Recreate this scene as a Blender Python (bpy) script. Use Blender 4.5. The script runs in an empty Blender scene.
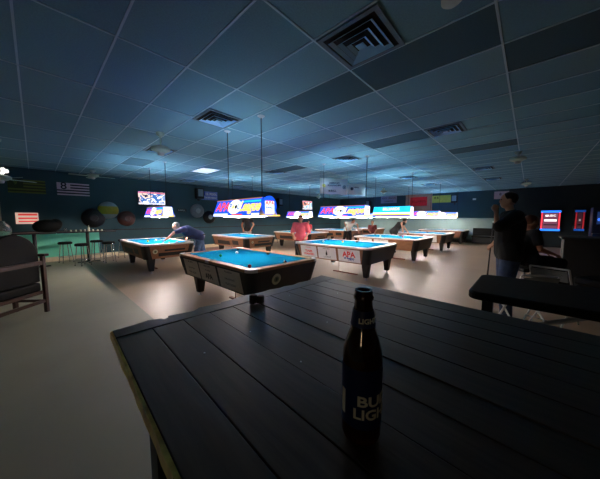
import bpy, bmesh, math, random
from mathutils import Vector, Matrix, Euler
random.seed(7)
S = bpy.context.scene
COL = S.collection
PI = math.pi

# ------------------------------------------------------------------ camera
cam_d = bpy.data.cameras.new('camera'); cam = bpy.data.objects.new('camera', cam_d); COL.objects.link(cam)
F = 246.4
cam_d.sensor_width = 36; cam_d.lens = F * 36 / 600; cam_d.clip_start = 0.02; cam_d.clip_end = 100
b_ = Vector((230, 21.5, -F)).normalized(); a_ = Vector((-266, 21.5, -F)).normalized()
u_ = b_.cross(a_).normalized(); a_ = u_.cross(b_)
M3 = Matrix((b_, a_, u_))
cam.matrix_world = Matrix.Translation((0, 0, 1.5)) @ M3.to_4x4()
S.camera = cam

# ------------------------------------------------------------------ world, exposure
w = bpy.data.worlds.new('world'); S.world = w; w.use_nodes = True
w.node_tree.nodes['Background'].inputs[0].default_value = (0.10, 0.16, 0.2, 1)
w.node_tree.nodes['Background'].inputs[1].default_value = 0.02
S.view_settings.view_transform = 'Standard'; S.view_settings.look = 'None'
S.view_settings.exposure = 0.0; S.view_settings.gamma = 1.0
S.view_settings.use_curve_mapping = False
TUBE = 330.0      # downward lamp panels
UP = 112.0         # light leaving the open tops of the lamps
SIGN = 1.25      # backlit sign faces
S.cycles.max_bounces = 7; S.cycles.diffuse_bounces = 5; S.cycles.glossy_bounces = 4
S.cycles.transmission_bounces = 6; S.cycles.sample_clamp_indirect = 6

# ------------------------------------------------------------------ materials
def lin(c): return tuple((x / 12.92 if x <= 0.04045 else ((x + 0.055) / 1.055) ** 2.4) for x in c)
def rgb(r, g, b): return lin((r / 255, g / 255, b / 255))
MATS = {}
def mat(name, col, rough=0.6, metal=0.0, emit=0.0, ecol=None, noise=0.0, nscale=8.0, bump=0.0, spec=0.5, trans=0.0, alpha=1.0, stretch=None, coat=0.0, ior=1.45):
    m = bpy.data.materials.new(name); m.use_nodes = True; nt = m.node_tree; p = nt.nodes['Principled BSDF']
    p.inputs['Base Color'].default_value = (*col, 1); p.inputs['Roughness'].default_value = rough
    p.inputs['Metallic'].default_value = metal; p.inputs['Specular IOR Level'].default_value = spec
    p.inputs['IOR'].default_value = ior
    p.inputs['Transmission Weight'].default_value = trans; p.inputs['Coat Weight'].default_value = coat
    if emit: 
        p.inputs['Emission Color'].default_value = (*(ecol or col), 1); p.inputs['Emission Strength'].default_value = emit
    if noise or bump:
        tc = nt.nodes.new('ShaderNodeTexCoord'); mp = nt.nodes.new('ShaderNodeMapping')
        nt.links.new(tc.outputs['Object'], mp.inputs[0])
        if stretch: mp.inputs['Scale'].default_value = stretch
        n = nt.nodes.new('ShaderNodeTexNoise'); n.inputs['Scale'].default_value = nscale; n.inputs['Detail'].default_value = 5
        nt.links.new(mp.outputs[0], n.inputs['Vector'])
        if noise:
            r = nt.nodes.new('ShaderNodeValToRGB')
            r.color_ramp.elements[0].position = 0.3; r.color_ramp.elements[1].position = 0.7
            r.color_ramp.elements[0].color = (*[c * (1 - noise) for c in col], 1)
            r.color_ramp.elements[1].color = (*[min(1, c * (1 + noise)) for c in col], 1)
            nt.links.new(n.outputs[0], r.inputs[0]); nt.links.new(r.outputs[0], p.inputs['Base Color'])
        if bump:
            bp = nt.nodes.new('ShaderNodeBump'); bp.inputs['Strength'].default_value = bump; bp.inputs['Distance'].default_value = 0.01
            nt.links.new(n.outputs[0], bp.inputs['Height']); nt.links.new(bp.outputs[0], p.inputs['Normal'])
    MATS[name] = m
    return m
def emi(name, col, s): return mat(name, col, 0.5, emit=s)
WALL = mat('teal wall paint', rgb(46, 76, 84), 0.75, noise=0.08, nscale=1.5, bump=0.1)
WALLLOW = mat('grey teal wainscot paint', rgb(112, 136, 134), 0.7, noise=0.08, nscale=2)
GREEN = mat('sea green wainscot paint', rgb(128, 232, 202), 0.6, noise=0.06, nscale=2)
BEIGE = mat('beige baseboard vinyl', rgb(232, 212, 176), 0.6, noise=0.04)
BLACKP = mat('black painted wood', rgb(26, 26, 28), 0.5, noise=0.2)
BLACK = mat('black laminate', rgb(24, 25, 28), 0.45, noise=0.12, nscale=5)
BLKPLAST = mat('black plastic', rgb(14, 14, 15), 0.45, noise=0.1)
BLKVINYL = mat('black vinyl', rgb(9, 9, 9), 0.65, noise=0.1, nscale=20, bump=0.1, spec=0.2)
WOODC = mat('walnut laminate', rgb(132, 90, 62), 0.5, noise=0.22, nscale=6, stretch=(8, 1, 8))
WOODR = mat('brown rail wood', rgb(176, 130, 92), 0.4, noise=0.18, nscale=6, stretch=(6, 1, 6))
PALER = mat('pale rail laminate', rgb(214, 196, 188), 0.35, noise=0.05)
CLOTH = mat('cyan billiard cloth', (0.004, 0.12, 0.215), 0.9, noise=0.05, nscale=60, spec=0.0)
CASTING = mat('polished corner casting', rgb(225, 222, 224), 0.3, 0.35, noise=0.04)
CHROME = mat('chrome', (0.75, 0.76, 0.78), 0.18, 1.0, noise=0.04)
STEEL = mat('brushed steel', (0.5, 0.5, 0.52), 0.35, 0.9, noise=0.08, nscale=30)
WHITE = mat('white paint', rgb(225, 225, 222), 0.5, noise=0.03)
GREYAD = mat('grey ad card', rgb(226, 216, 208), 0.6, noise=0.05)
WHITEAD = mat('white ad card', rgb(232, 228, 228), 0.6, noise=0.03)
INKGREY = mat('grey ink', rgb(90, 86, 84), 0.6, noise=0.03)
INKRED = mat('red ink', rgb(225, 40, 45), 0.6, noise=0.03)
INKBLUE = mat('blue ink', rgb(35, 60, 150), 0.6, noise=0.03)
INKBLACK = mat('black ink', rgb(20, 20, 24), 0.6, noise=0.03)
REDWOOD = mat('reddish brown wood', rgb(120, 62, 40), 0.55, noise=0.2, nscale=8)
CHAIRWOOD = mat('red brown chair wood', rgb(52, 24, 14), 0.45, noise=0.25, nscale=10)
LEADW = mat('lamp housing white', rgb(220, 220, 225), 0.5, noise=0.02)
CREAM = mat('cream fan plastic', rgb(196, 212, 196), 0.5, noise=0.03)
SKIN = mat('skin', rgb(205, 150, 122), 0.55, noise=0.05)
SKIN2 = mat('tanned skin', rgb(170, 115, 88), 0.55, noise=0.05)
HAIRG = mat('grey hair', rgb(125, 122, 120), 0.7, noise=0.2, nscale=40)
HAIRD = mat('dark hair', rgb(34, 26, 22), 0.6, noise=0.2, nscale=40)
HAIRR = mat('auburn hair', rgb(100, 50, 32), 0.6, noise=0.2, nscale=40)
NAVY = mat('navy cotton', rgb(58, 66, 104), 0.85, noise=0.12, nscale=12)
PINK = mat('coral pink cotton', rgb(224, 92, 100), 0.85, noise=0.08, nscale=12)
WHITEC = mat('white cotton', rgb(215, 212, 210), 0.85, noise=0.06, nscale=12)
BLKC = mat('black cotton', rgb(15, 14, 17), 0.9, noise=0.15, nscale=12)
DENIM = mat('blue denim', rgb(86, 108, 146), 0.85, noise=0.3, nscale=14)
GREYC = mat('grey cotton', rgb(140, 138, 140), 0.85, noise=0.1)
SHOEW = mat('white sneaker', rgb(205, 200, 190), 0.6, noise=0.05)
GLASS = mat('clear glass', (0.9, 0.95, 0.93), 0.03, trans=0.92, noise=0.01)
AMBER = mat('amber bottle glass', (0.10, 0.026, 0.006), 0.08, trans=0.75, ior=1.5, noise=0.02)
LABELB = mat('dark blue bottle label', rgb(20, 34, 82), 0.4, noise=0.05)
LABELW = mat('silver white label print', rgb(246, 240, 222), 0.45, noise=0.03)

# ------------------------------------------------------------------ mesh helpers
def B(): return bmesh.new()
def _xf(bm, vs, m): bmesh.ops.transform(bm, matrix=m, verts=vs)
def box(bm, c, s, rz=0.0, mi=0, rot=None):
    r = bmesh.ops.create_cube(bm, size=1.0); vs = r['verts']
    R = Euler(rot).to_matrix().to_4x4() if rot else Matrix.Rotation(rz, 4, 'Z')
    _xf(bm, vs, Matrix.Translation(c) @ R @ Matrix.Diagonal((*s, 1)))
    if mi:
        for f in {f for v in vs for f in v.link_faces}: f.material_index = mi
    return vs
def tube(bm, p0, p1, r0, r1=None, n=12, mi=0):
    p0 = Vector(p0); p1 = Vector(p1); d = p1 - p0
    r = bmesh.ops.create_cone(bm, cap_ends=True, segments=n, radius1=r0, radius2=r0 if r1 is None else r1, depth=d.length)
    q = d.to_track_quat('Z', 'Y').to_matrix().to_4x4()
    _xf(bm, r['verts'], Matrix.Translation((p0 + p1) / 2) @ q)
    if mi:
        for f in {f for v in r['verts'] for f in v.link_faces}: f.material_index = mi
    return r['verts']
def path(bm, pts, r, n=10):
    for a, c in zip(pts[:-1], pts[1:]): tube(bm, a, c, r, n=n)
    for p in pts[1:-1]: ell(bm, p, (r, r, r), 8)
def ell(bm, c, s, n=16, mi=0, rot=None):
    r = bmesh.ops.create_uvsphere(bm, u_segments=n, v_segments=max(6, n * 2 // 3), radius=1.0)
    R = Euler(rot).to_matrix().to_4x4() if rot else Matrix.Identity(4)
    _xf(bm, r['verts'], Matrix.Translation(c) @ R @ Matrix.Diagonal((*s, 1)))
    if mi:
        for f in {f for v in r['verts'] for f in v.link_faces}: f.material_index = mi
def lathe(bm, prof, c=(0, 0, 0), n=24, axis='Z'):
    rings = []
    for r, z in prof:
        if r < 1e-6: rings.append([bm.verts.new((0, 0, z))])
        else: rings.append([bm.verts.new((r * math.cos(2 * PI * k / n), r * math.sin(2 * PI * k / n), z)) for k in range(n)])
    for A, C in zip(rings[:-1], rings[1:]):
        for k in range(n):
            q = []
            for v in (A[k % len(A)], A[(k + 1) % len(A)], C[(k + 1) % len(C)], C[k % len(C)]):
                if v not in q: q.append(v)
            if len(q) > 2: bm.faces.new(q)
    vs = [v for g in rings for v in g]
    M = Matrix.Translation(c)
    if axis == 'Y': M = M @ Matrix.Rotation(PI / 2, 4, 'X')
    if axis == 'X': M = M @ Matrix.Rotation(PI / 2, 4, 'Y')
    _xf(bm, vs, M)
def prism(bm, poly, z0, z1, M=None):
    lo = [bm.verts.new((x, y, z0)) for x, y in poly]; hi = [bm.verts.new((x, y, z1)) for x, y in poly]
    n = len(poly)
    bm.faces.new(list(reversed(lo))); bm.faces.new(hi)
    for i in range(n): bm.faces.new((lo[i], lo[(i + 1) % n], hi[(i + 1) % n], hi[i]))
    if M: _xf(bm, lo + hi, M)
def frustum(bm, z0, a0, z1, a1, c=(0, 0)):   # a = (halfx, halfy)
    lo = [bm.verts.new((c[0] + sx * a0[0], c[1] + sy * a0[1], z0)) for sx, sy in ((-1, -1), (1, -1), (1, 1), (-1, 1))]
    hi = [bm.verts.new((c[0] + sx * a1[0], c[1] + sy * a1[1], z1)) for sx, sy in ((-1, -1), (1, -1), (1, 1), (-1, 1))]
    bm.faces.new(list(reversed(lo))); bm.faces.new(hi)
    for i in range(4): bm.faces.new((lo[i], lo[(i + 1) % 4], hi[(i + 1) % 4], hi[i]))
def obj(name, bm, m, parent=None, smooth=False, bevel=0.0, loc=None):
    bmesh.ops.recalc_face_normals(bm, faces=bm.faces[:])
    me = bpy.data.meshes.new(name); bm.to_mesh(me); bm.free()
    for mm in (m if isinstance(m, (list, tuple)) else [m]): me.materials.append(mm)
    o = bpy.data.objects.new(name, me); COL.objects.link(o)
    if parent: o.parent = parent
    if loc: o.location = loc
    if smooth:
        for p in me.polygons: p.use_smooth = True
        me.set_sharp_from_angle(angle=math.radians(40))
    if bevel:
        b = o.modifiers.new('bevel', 'BEVEL'); b.width = bevel; b.segments = 2; b.limit_method = 'ANGLE'
    return o
def thing(name, label, cat, loc=(0, 0, 0), rz=0.0, group=None):
    o = bpy.data.objects.new(name, None); COL.objects.link(o); o.empty_display_size = 0.1
    o.location = loc; o.rotation_euler = (0, 0, rz); o['label'] = label; o['category'] = cat
    if group: o['group'] = group
    return o
def tag(o, label, cat, group=None):
    o['label'] = label; o['category'] = cat
    if group: o['group'] = group
    return o
def struct(name, bm, m, **k):
    o = obj(name, bm, m, **k); o['kind'] = 'structure'; return o
def copytree(o, parent=None):
    c = o.copy(); COL.objects.link(c)
    if parent: c.parent = parent
    for ch in list(o.children): copytree(ch, c)
    return c
def text(name, s, size, m, M, parent, extrude=0.001, shear=0.0, xs=1.0, bold=0.0, align='CENTER'):
    cu = bpy.data.curves.new('t', 'FONT'); cu.body = s; cu.size = size; cu.extrude = extrude; cu.shear = shear
    cu.align_x = align; cu.align_y = 'CENTER'; cu.resolution_u = 3; cu.offset = bold
    t = bpy.data.objects.new('t', cu); COL.objects.link(t)
    dg = bpy.context.evaluated_depsgraph_get(); dg.update()
    me = bpy.data.meshes.new_from_object(t.evaluated_get(dg))
    bpy.data.objects.remove(t); bpy.data.curves.remove(cu)
    me.transform(M @ Matrix.Diagonal((xs, 1, 1, 1))); me.materials.clear(); me.materials.append(m)
    o = bpy.data.objects.new(name, me); COL.objects.link(o); o.parent = parent
    return o
# text frames: faceX -> reads when looked at from -X side ; faceY -> reads when looked at from -Y side
def face_negY(x, y, z, tilt=0.0): return Matrix.Translation((x, y, z)) @ Matrix.Rotation(PI / 2 + tilt, 4, 'X')
def face_negX(x, y, z, tilt=0.0): return Matrix.Translation((x, y, z)) @ Matrix.Rotation(-PI / 2, 4, 'Z') @ Matrix.Rotation(PI / 2 + tilt, 4, 'X')

# ------------------------------------------------------------------ room
X0, X1, Y0, Y1, ZC = -3.0, 18.0, -2.6, 12.0, 3.1
def floor_mat():
    m = mat('beige vinyl floor', rgb(180, 153, 128), 0.42, noise=0.07, nscale=0.9, spec=0.4)
    return m
XS = 1.12   # seam between the grey-green aisle floor and the beige floor
bm = B(); box(bm, ((XS + X1 + .2) / 2, (Y0 + Y1) / 2, -0.05), (X1 + .2 - XS, Y1 - Y0 + 0.4, 0.1)); struct('floor', bm, floor_mat())
bm = B(); box(bm, ((XS + X0 - .2) / 2, (Y0 + Y1) / 2, -0.05), (XS - X0 + .2, Y1 - Y0 + 0.4, 0.1)); struct('floor', bm, mat('grey green aisle floor', rgb(136, 134, 118), .5, noise=.08, nscale=1.2))
def tile_mat(name, col):
    m = mat(name, col, 0.8, noise=0.10, nscale=70, bump=0.2, spec=0.25)
    return m
DARK = {(10, 3), (10, 4), (11, 2), (14, 4), (17, 3), (9, 9), (15, 7)}  # grid cells given the much darker tile colour
GX0, GY0 = 1.21 - 0.612 * 8, 0.28 - 1.245 * 3
TILES = [tile_mat('ceiling tile', rgb(122, 162, 179)), tile_mat('slightly darker ceiling tile', rgb(114, 154, 171)), tile_mat('much darker ceiling tile', rgb(66, 94, 106))]
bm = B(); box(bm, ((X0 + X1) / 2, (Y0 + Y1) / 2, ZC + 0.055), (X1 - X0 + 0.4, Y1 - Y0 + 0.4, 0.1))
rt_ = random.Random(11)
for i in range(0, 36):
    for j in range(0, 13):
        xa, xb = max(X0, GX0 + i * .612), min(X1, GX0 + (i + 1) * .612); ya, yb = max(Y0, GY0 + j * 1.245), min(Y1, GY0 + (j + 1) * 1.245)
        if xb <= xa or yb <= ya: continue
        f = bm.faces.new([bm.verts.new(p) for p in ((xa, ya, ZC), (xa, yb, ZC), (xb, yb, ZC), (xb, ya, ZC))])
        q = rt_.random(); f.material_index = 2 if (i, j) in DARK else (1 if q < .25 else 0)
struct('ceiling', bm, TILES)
GRIDM = mat('ceiling grid metal', rgb(186, 214, 226), 0.4, noise=0.03)
bm = B(); x = GX0
while x < X1: 
    if x > X0: box(bm, (x, (Y0 + Y1) / 2, ZC - 0.002), (0.017, Y1 - Y0, 0.008))
    x += 0.612
y = GY0
while y < Y1:
    if y > Y0: box(bm, ((X0 + X1) / 2, y, ZC - 0.0025), (X1 - X0, 0.017, 0.008))
    y += 1.245
struct('trim_1', bm, GRIDM)
def wall(name, c, s, m):
    bm = B(); box(bm, c, s); return struct(name, bm, m)
wall('wall_left', ((X0 + X1) / 2, Y1 + 0.1, ZC / 2), (X1 - X0 + 0.4, 0.2, ZC), WALL)
wall('wall_back', (X1 + 0.1, (Y0 + Y1) / 2, ZC / 2), (0.2, Y1 - Y0, ZC), WALL)
wall('wall_right', ((X0 + X1) / 2, Y0 - 0.1, ZC / 2), (X1 - X0 + 0.4, 0.2, ZC), BLACKP)
wall('wall_front', (X0 - 0.1, (Y0 + Y1) / 2, ZC / 2), (0.2, Y1 - Y0, ZC), WALL)
bm = B(); box(bm, (-.65, Y1 - 0.012, 0.59), (4.6, 0.024, 0.86)); struct('trim_2', bm, GREEN)
bm = B(); box(bm, (9.83, Y1 - 0.012, 0.59), (16.3, 0.024, 0.86)); struct('trim_5', bm, WALL)      # wainscot left wall
bm = B(); box(bm, (7.5, Y1 - 0.02, 1.04), (20.9, 0.04, 0.04)); struct('trim_3', bm, BLACKP)
bm = B(); box(bm, (7.5, Y1 - 0.018, 0.08), (20.9, 0.036, 0.16)); struct('baseboard_left', bm, BEIGE)
bm = B(); box(bm, (X1 - 0.012, 6.45, 0.85), (0.024, 11.0, 1.3)); struct('trim_4', bm, WALLLOW)
bm = B(); box(bm, (X1 - 0.012, -.82, ZC / 2), (0.024, 3.5, ZC - .01)); struct('trim_6', bm, mat('near black teal', rgb(26, 38, 44), .7, noise=.1))  # near-black teal sheet over the right end of the back wall
bm = B(); box(bm, (X1 - 0.018, 4.7, 0.06), (0.036, 14.5, 0.12)); struct('baseboard_back', bm, BLACKP)

# ------------------------------------------------------------------ pool tables
TH = 0.80
def pool_table(label, cx, cy, W=1.45, L=2.42, side=WOODC, end=BLACK, rail=PALER, ads=None, ad_m=WHITEAD, slots_side=False, slots_end=False, logo=None, group='pool tables in two rows'):
    t = thing('pool_table', label, 'pool table', (cx, cy, 0), 0, group)
    hw, hl = W / 2, L / 2
    zt, zb = 0.755, 0.40
    tp = 0.075
    # cabinet: four tapering aprons
    def apron(ax, sgn, m):
        bm = B(); e = 0.0
        if ax == 'x':
            P = [(sgn * hw, -hl + .16, zt), (sgn * hw, hl - .16, zt), (sgn * (hw - tp), hl - .16 - tp * .4, zb), (sgn * (hw - tp), -hl + .16 + tp * .4, zb)]
            d = Vector((-sgn * 0.03, 0, 0))
        else:
            P = [(-hw + .16, sgn * hl, zt), (hw - .16, sgn * hl, zt), (hw - .16 - tp * .4, sgn * (hl - tp), zb), (-hw + .16 + tp * .4, sgn * (hl - tp), zb)]
            d = Vector((0, -sgn * 0.03, 0))
        v = [bm.verts.new(p) for p in P]; v2 = [bm.verts.new(Vector(p) + d) for p in P]
        bm.faces.new(v); bm.faces.new(list(reversed(v2)))
        for i in range(4): bm.faces.new((v[i], v2[i], v2[(i + 1) % 4], v[(i + 1) % 4]))
        return obj('apron', bm, m, t)
    sides = {('x', -1): apron('x', -1, side), ('x', 1): apron('x', 1, side), ('y', -1): apron('y', -1, end), ('y', 1): apron('y', 1, end)}
    for sx in (-1, 1):
        for sy in (-1, 1):   # black corner castings of the cabinet
            bm = B(); n = 6; lo = []; hi = []
            def ring(z, ins):
                out = []
                X, Y, r = hw - ins, hl - ins, 0.12
                out.append((X - 0.17, Y)); 
                for k in range(n + 1):
                    a = PI / 2 - k * PI / 2 / n
                    out.append((X - r + r * math.cos(a), Y - r + r * math.sin(a)))
                out.append((X, Y - 0.17)); out.append((X - .06, Y - .17)); out.append((X - .17, Y - .06))
                return [bm.verts.new((sx * p[0], sy * p[1], z)) for p in out]
            A = ring(zt + 0.004, -0.004); C = ring(zb - 0.004, tp - 0.004)
            bm.faces.new(A); bm.faces.new(list(reversed(C)))
            for i in range(len(A)): bm.faces.new((A[i], C[i], C[(i + 1) % len(A)], A[(i + 1) % len(A)]))
            obj('corner_post', bm, BLKPLAST, t, smooth=True)
    bm = B(); box(bm, (0, 0, zb + 0.012), (W - 2 * tp - .06, L - 2 * tp - .06, 0.02)); obj('cabinet_floor', bm, BLACK, t)
    # bed + cushions
    rw = 0.125
    bm = B(); box(bm, (0, 0, 0.745), (W - .1, L - .1, 0.03))
    iw, il = hw - rw, hl - rw
    for (sx, y0, y1) in ((-1, -il + .07, -.06), (-1, .06, il - .07), (1, -il + .07, -.06), (1, .06, il - .07)):
        prism(bm, [(0, 0), (0.05, 0), (0.012, 0.038), (0, 0.038)], y0, y1, Matrix.Translation((sx * iw, 0, 0.757)) @ Matrix.Diagonal((-sx, 1, 1, 1)) @ Matrix(((1, 0, 0, 0), (0, 0, 1, 0), (0, 1, 0, 0), (0, 0, 0, 1))))
    for sy in (-1, 1):
        prism(bm, [(0, 0), (0.05, 0), (0.012, 0.038), (0, 0.038)], -iw + .07, iw - .07, Matrix.Translation((0, sy * il, 0.757)) @ Matrix.Diagonal((1, -sy, 1, 1)) @ Matrix(((0, 0, 1, 0), (1, 0, 0, 0), (0, 1, 0, 0), (0, 0, 0, 1))))
    obj('cloth', bm, CLOTH, t)
    for sx in (-1, 1):
        for (ya, yb) in ((-hl + .13, -.055), (.055, hl - .13)):
            bm = B(); box(bm, (sx * (hw - rw / 2), (ya + yb) / 2, 0.78), (rw, yb - ya, 0.045)); obj('rail', bm, rail, t, bevel=0.01)
        bm = B(); box(bm, (sx * (hw - .02), 0, 0.78), (.04, .12, 0.045)); obj('side_casting', bm, CASTING, t)
    for sy in (-1, 1):
        bm = B(); box(bm, (0, sy * (hl - rw / 2), 0.78), (W - .26, rw, 0.045)); obj('rail', bm, rail, t, bevel=0.01)
        for sx in (-1, 1):
            bm = B(); pl = []
            R = 0.13
            for k in range(7):
                a = k * PI / 12; pl.append((hw - R + R * math.cos(a), hl - R + R * math.sin(a)))
            pl += [(hw - .135, hl - .01), (hw - .135, hl - .045), (hw - .045, hl - .135), (hw - .01, hl - .135)]
            pl = [(sx * p[0], sy * p[1]) for p in pl]
            prism(bm, pl, 0.757, 0.806); obj('corner_cap', bm, CASTING, t, bevel=0.004)
    for px, py in ((-iw + .005, -il + .005), (iw - .005, -il + .005), (-iw + .005, il - .005), (iw - .005, il - .005), (-iw - .015, 0), (iw + .015, 0)):
        bm = B(); tube(bm, (px, py, 0.70), (px, py, 0.7985), 0.055, n=16); obj('pocket', bm, BLKPLAST, t)
    # legs
    for sx in (-1, 1):
        for ly in (-hl + .2, hl - .42):
            bm = B(); cx2 = sx * (hw - .24)
            frustum(bm, 0.06, (.055, .05), zb + .01, (.095, .085), (cx2, ly))
            lg = obj('leg', bm, BLKPLAST, t, bevel=0.008)
            bm = B(); tube(bm, (cx2, ly, 0), (cx2, ly, .012), .04, .035); tube(bm, (cx2, ly, .01), (cx2, ly, .065), .014); obj('leveler_foot', bm, STEEL, lg)
    bm = B(); box(bm, (-hw + .5, -.25, .035), (.05, .75, .03)); tube(bm, (-hw + .5, -.05, .045), (-hw + .5, -.05, zb + .01), .006)
    obj('brace_bar', bm, REDWOOD, t)
    # graphics on the left long side
    tilt = math.atan(tp / (zt - zb))
    def on_side(v, z, off=0.004):  # v: along -Y to +Y ; point on the sloped left side
        k = (zt - z) / (zt - zb); return (-hw + tp * k - off, v, z)
    def side_panel(name, y0, y1, z0, z1, m, off=0.004, par=None):
        bm = B(); P = [on_side(y0, z0, off), on_side(y1, z0, off), on_side(y1, z1, off), on_side(y0, z1, off)]
        v = [bm.verts.new(p) for p in P]; v2 = [bm.verts.new(Vector(p) + Vector((0.004, 0, 0))) for p in P]
        bm.faces.new(v); bm.faces.new(list(reversed(v2)))
        for i in range(4): bm.faces.new((v[i], v2[i], v2[(i + 1) % 4], v[(i + 1) % 4]))
        return obj(name, bm, m, par or t)
    def side_text(s, v, z, size, m, par, bold=0.0, xs=1.0):
        p = on_side(v, z, 0.0062)
        return text('lettering', s, size, m, face_negX(*p, tilt=tilt), par, 0.0006, bold=bold, xs=xs)
    for (y0, y1, kind) in (ads or []):
        pn = side_panel('ad_panel', y0, y1, .425, .735, ad_m, 0.006)
        yc = (y0 + y1) / 2
        if kind == 'apa':
            side_text('TEAMS', yc, .70, .05, INKRED, pn); side_text('APA', yc, .605, .19, INKRED, pn, .006)
            side_text('of Region', yc, .515, .075, INKBLUE, pn, .003); side_text('LEAGUE', yc - .05, .47, .045, INKBLUE, pn)
        elif kind == 'red':
            side_text('AMERICAN', yc, .69, .04, INKRED, pn); side_text('TEAMS', yc, .585, .085, INKRED, pn, .003); side_text('WANTED', yc, .50, .085, INKRED, pn, .003)
        elif kind == 'bottle':
            side_text('BAR & GRILL', yc, .70, .04, INKGREY, pn)
            bm = B(); p = on_side(yc, .59, .0075); tube(bm, (p[0], yc, .53), (p[0] - .012, yc, .60), .022, .02); tube(bm, (p[0] - .012, yc, .60), (p[0] - .02, yc, .655), .012, .008); obj('printed_bottle', bm, INKBLACK, pn)
            side_text('LOUNGE', yc, .48, .06, INKGREY, pn)
        elif kind == 'grey':
            side_text('BILLIARDS', yc, .70, .045, INKGREY, pn); side_text('LEAGUE NIGHT', yc, .585, .04, INKGREY, pn); side_text('PLAY NOW', yc, .50, .055, INKGREY, pn)
        elif kind == 'grey2':
            side_text('WELCOME', yc, .70, .045, INKGREY, pn); side_text('American', yc, .63, .045, INKRED if ad_m is WHITEAD else INKGREY, pn); side_text('APA', yc, .52, .13, INKBLACK, pn, .004)
    if slots_side:
        side_panel('ball_return', -.15, .75, .47, .62, BLKPLAST, 0.006); side_panel('coin_door', -.75, -.35, .5, .66, BLKPLAST, 0.006)
    def end_pt(x, z, off=0.004):
        k = (zt - z) / (zt - zb); return (x, -hl + tp * k - off, z)
    def end_panel(name, x0, x1, z0, z1, m, off=0.005, par=None):
        bm = B(); P = [end_pt(x0, z0, off), end_pt(x1, z0, off), end_pt(x1, z1, off), end_pt(x0, z1, off)]
        v = [bm.verts.new(p) for p in P]; v2 = [bm.verts.new(Vector(p) + Vector((0, .004, 0))) for p in P]
        bm.faces.new(v); bm.faces.new(list(reversed(v2)))
        for i in range(4): bm.faces.new((v[i], v2[i], v2[(i + 1) % 4], v[(i + 1) % 4]))
        return obj(name, bm, m, par or t)
    if slots_end:
        end_panel('coin_slot', -.15, .4, .59, .64, BLKPLAST); end_panel('ball_tray', -.3, .5, .46, .555, BLKPLAST)
    if logo:
        x, z, r = logo
        M = Matrix.Translation(end_pt(x, z, .004)) @ Matrix.Rotation(PI / 2 + tilt, 4, 'X')
        bm = B(); r_ = bmesh.ops.create_cone(bm, cap_ends=True, segments=28, radius1=r, radius2=r, depth=.006); _xf(bm, r_['verts'], M)
        lg = obj('logo_disc', bm, mat('faded logo cream', rgb(190, 190, 160), .5, noise=.05), t)
        bm = B(); r_ = bmesh.ops.create_cone(bm, cap_ends=True, segments=24, radius1=r * .55, radius2=r * .55, depth=.004); _xf(bm, r_['verts'], M @ Matrix.Translation((0, 0, .004)))
        di = obj('logo_center', bm, mat('logo green grey', rgb(110, 120, 96), .5, noise=.05), lg)
        text('lettering', '8', r * .8, INKBLACK, M @ Matrix.Translation((0, 0, .0075)), lg, .0006, bold=.002)
    return t
g3 = [(.36, .93, 'grey'), (-.27, .31, 'grey2'), (-.95, -.34, 'grey')]
pool_table('nearest pool table, black ends, grey ad cards along its side, wooden rails', 2.62, 3.87, 1.45, 2.42, BLACK, BLACK, WOODR, g3, GREYAD, logo=(-.24, .60, .085))
pool_table('second pool table of the near row with white and red APA ad cards', 5.97, 3.83, 1.66, 2.42, WOODC, BLACK, PALER, [(.36, .93, 'red'), (-.27, .31, 'bottle'), (-.95, -.34, 'apa')])
pool_table('third pool table of the near row, two white cards and plain brown panel on side', 9.28, 3.8, 1.75, 2.42, WOODC, BLACK, PALER, [(.42, .93, 'grey'), (-.2, .34, 'grey2')])
pool_table('fourth pool table of the near row, white card by its black end', 12.85, 3.8, 1.8, 2.42, WOODC, BLACK, PALER, [(-.85, -.3, 'grey'), (.42, .93, 'grey')])
pool_table('farthest pool table of the near row, close to the back wall', 16.85, 3.8, 1.6, 2.42, WOODC, BLACK, PALER)
pool_table('brown pool table by the left wall that the man in navy leans over', 2.53, 8.5, 1.38, 2.5, WOODC, WOODC, PALER, slots_side=True, slots_end=True, logo=(-.38, .60, .062))
pool_table('brown coin pool table right under and behind the big blue lit lamp sign', 5.75, 8.55, 1.45, 2.5, WOODC, WOODC, PALER, slots_side=True, slots_end=True, logo=(-.4, .62, .04))
pool_table('brown pool table behind the person in the pink shirt', 9.3, 8.6, 1.6, 2.5, WOODC, WOODC, PALER, slots_side=True, slots_end=True)
pool_table('pool table in front of the small seated person in red, beyond the pink shirt', 12.7, 8.6, 1.6, 2.5, WOODC, WOODC, PALER, slots_side=True, slots_end=True)
pool_table('farthest pool table of the left row, in the back corner of the hall', 15.9, 8.6, 1.5, 2.5, WOODC, WOODC, PALER, slots_side=True)

# balls
BC = dict(white=rgb(235, 235, 230), yellow=rgb(240, 180, 60), red=rgb(200, 40, 50), green=rgb(20, 110, 70), black=rgb(15, 15, 18), orange=rgb(240, 130, 70), blue=rgb(40, 50, 160))
BM_ = {k: mat('billiard ball ' + k, v, .15, coat=.5, noise=.01) for k, v in BC.items()}
def ball(x, y, c, label):
    bm = B(); ell(bm, (0, 0, 0), (.0286,) * 3, 20); o = obj('pool_ball', bm, BM_[c], smooth=True, loc=(x, y, .7601 + .0286))
    tag(o, label, 'ball', 'balls in play on the pool tables')
ball(2.81, 4.39, 'white', 'white cue ball on the nearest pool table')
ball(2.38, 4.28, 'green', 'green ball near the left rail of the nearest pool table')
ball(2.13, 3.0, 'red', 'red ball near the front corner of the nearest pool table')
ball(2.72, 2.86, 'black', 'black ball against the front rail of the nearest pool table')
ball(6.0, 4.6, 'white', 'white cue ball on the second pool table of the near row')
ball(6.3, 4.1, 'yellow', 'yellow ball on the second pool table of the near row')
ball(2.35, 8.6, 'yellow', 'yellow ball on the pool table by the left wall')
ball(2.65, 8.85, 'white', 'white cue ball on the pool table by the left wall')
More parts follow.
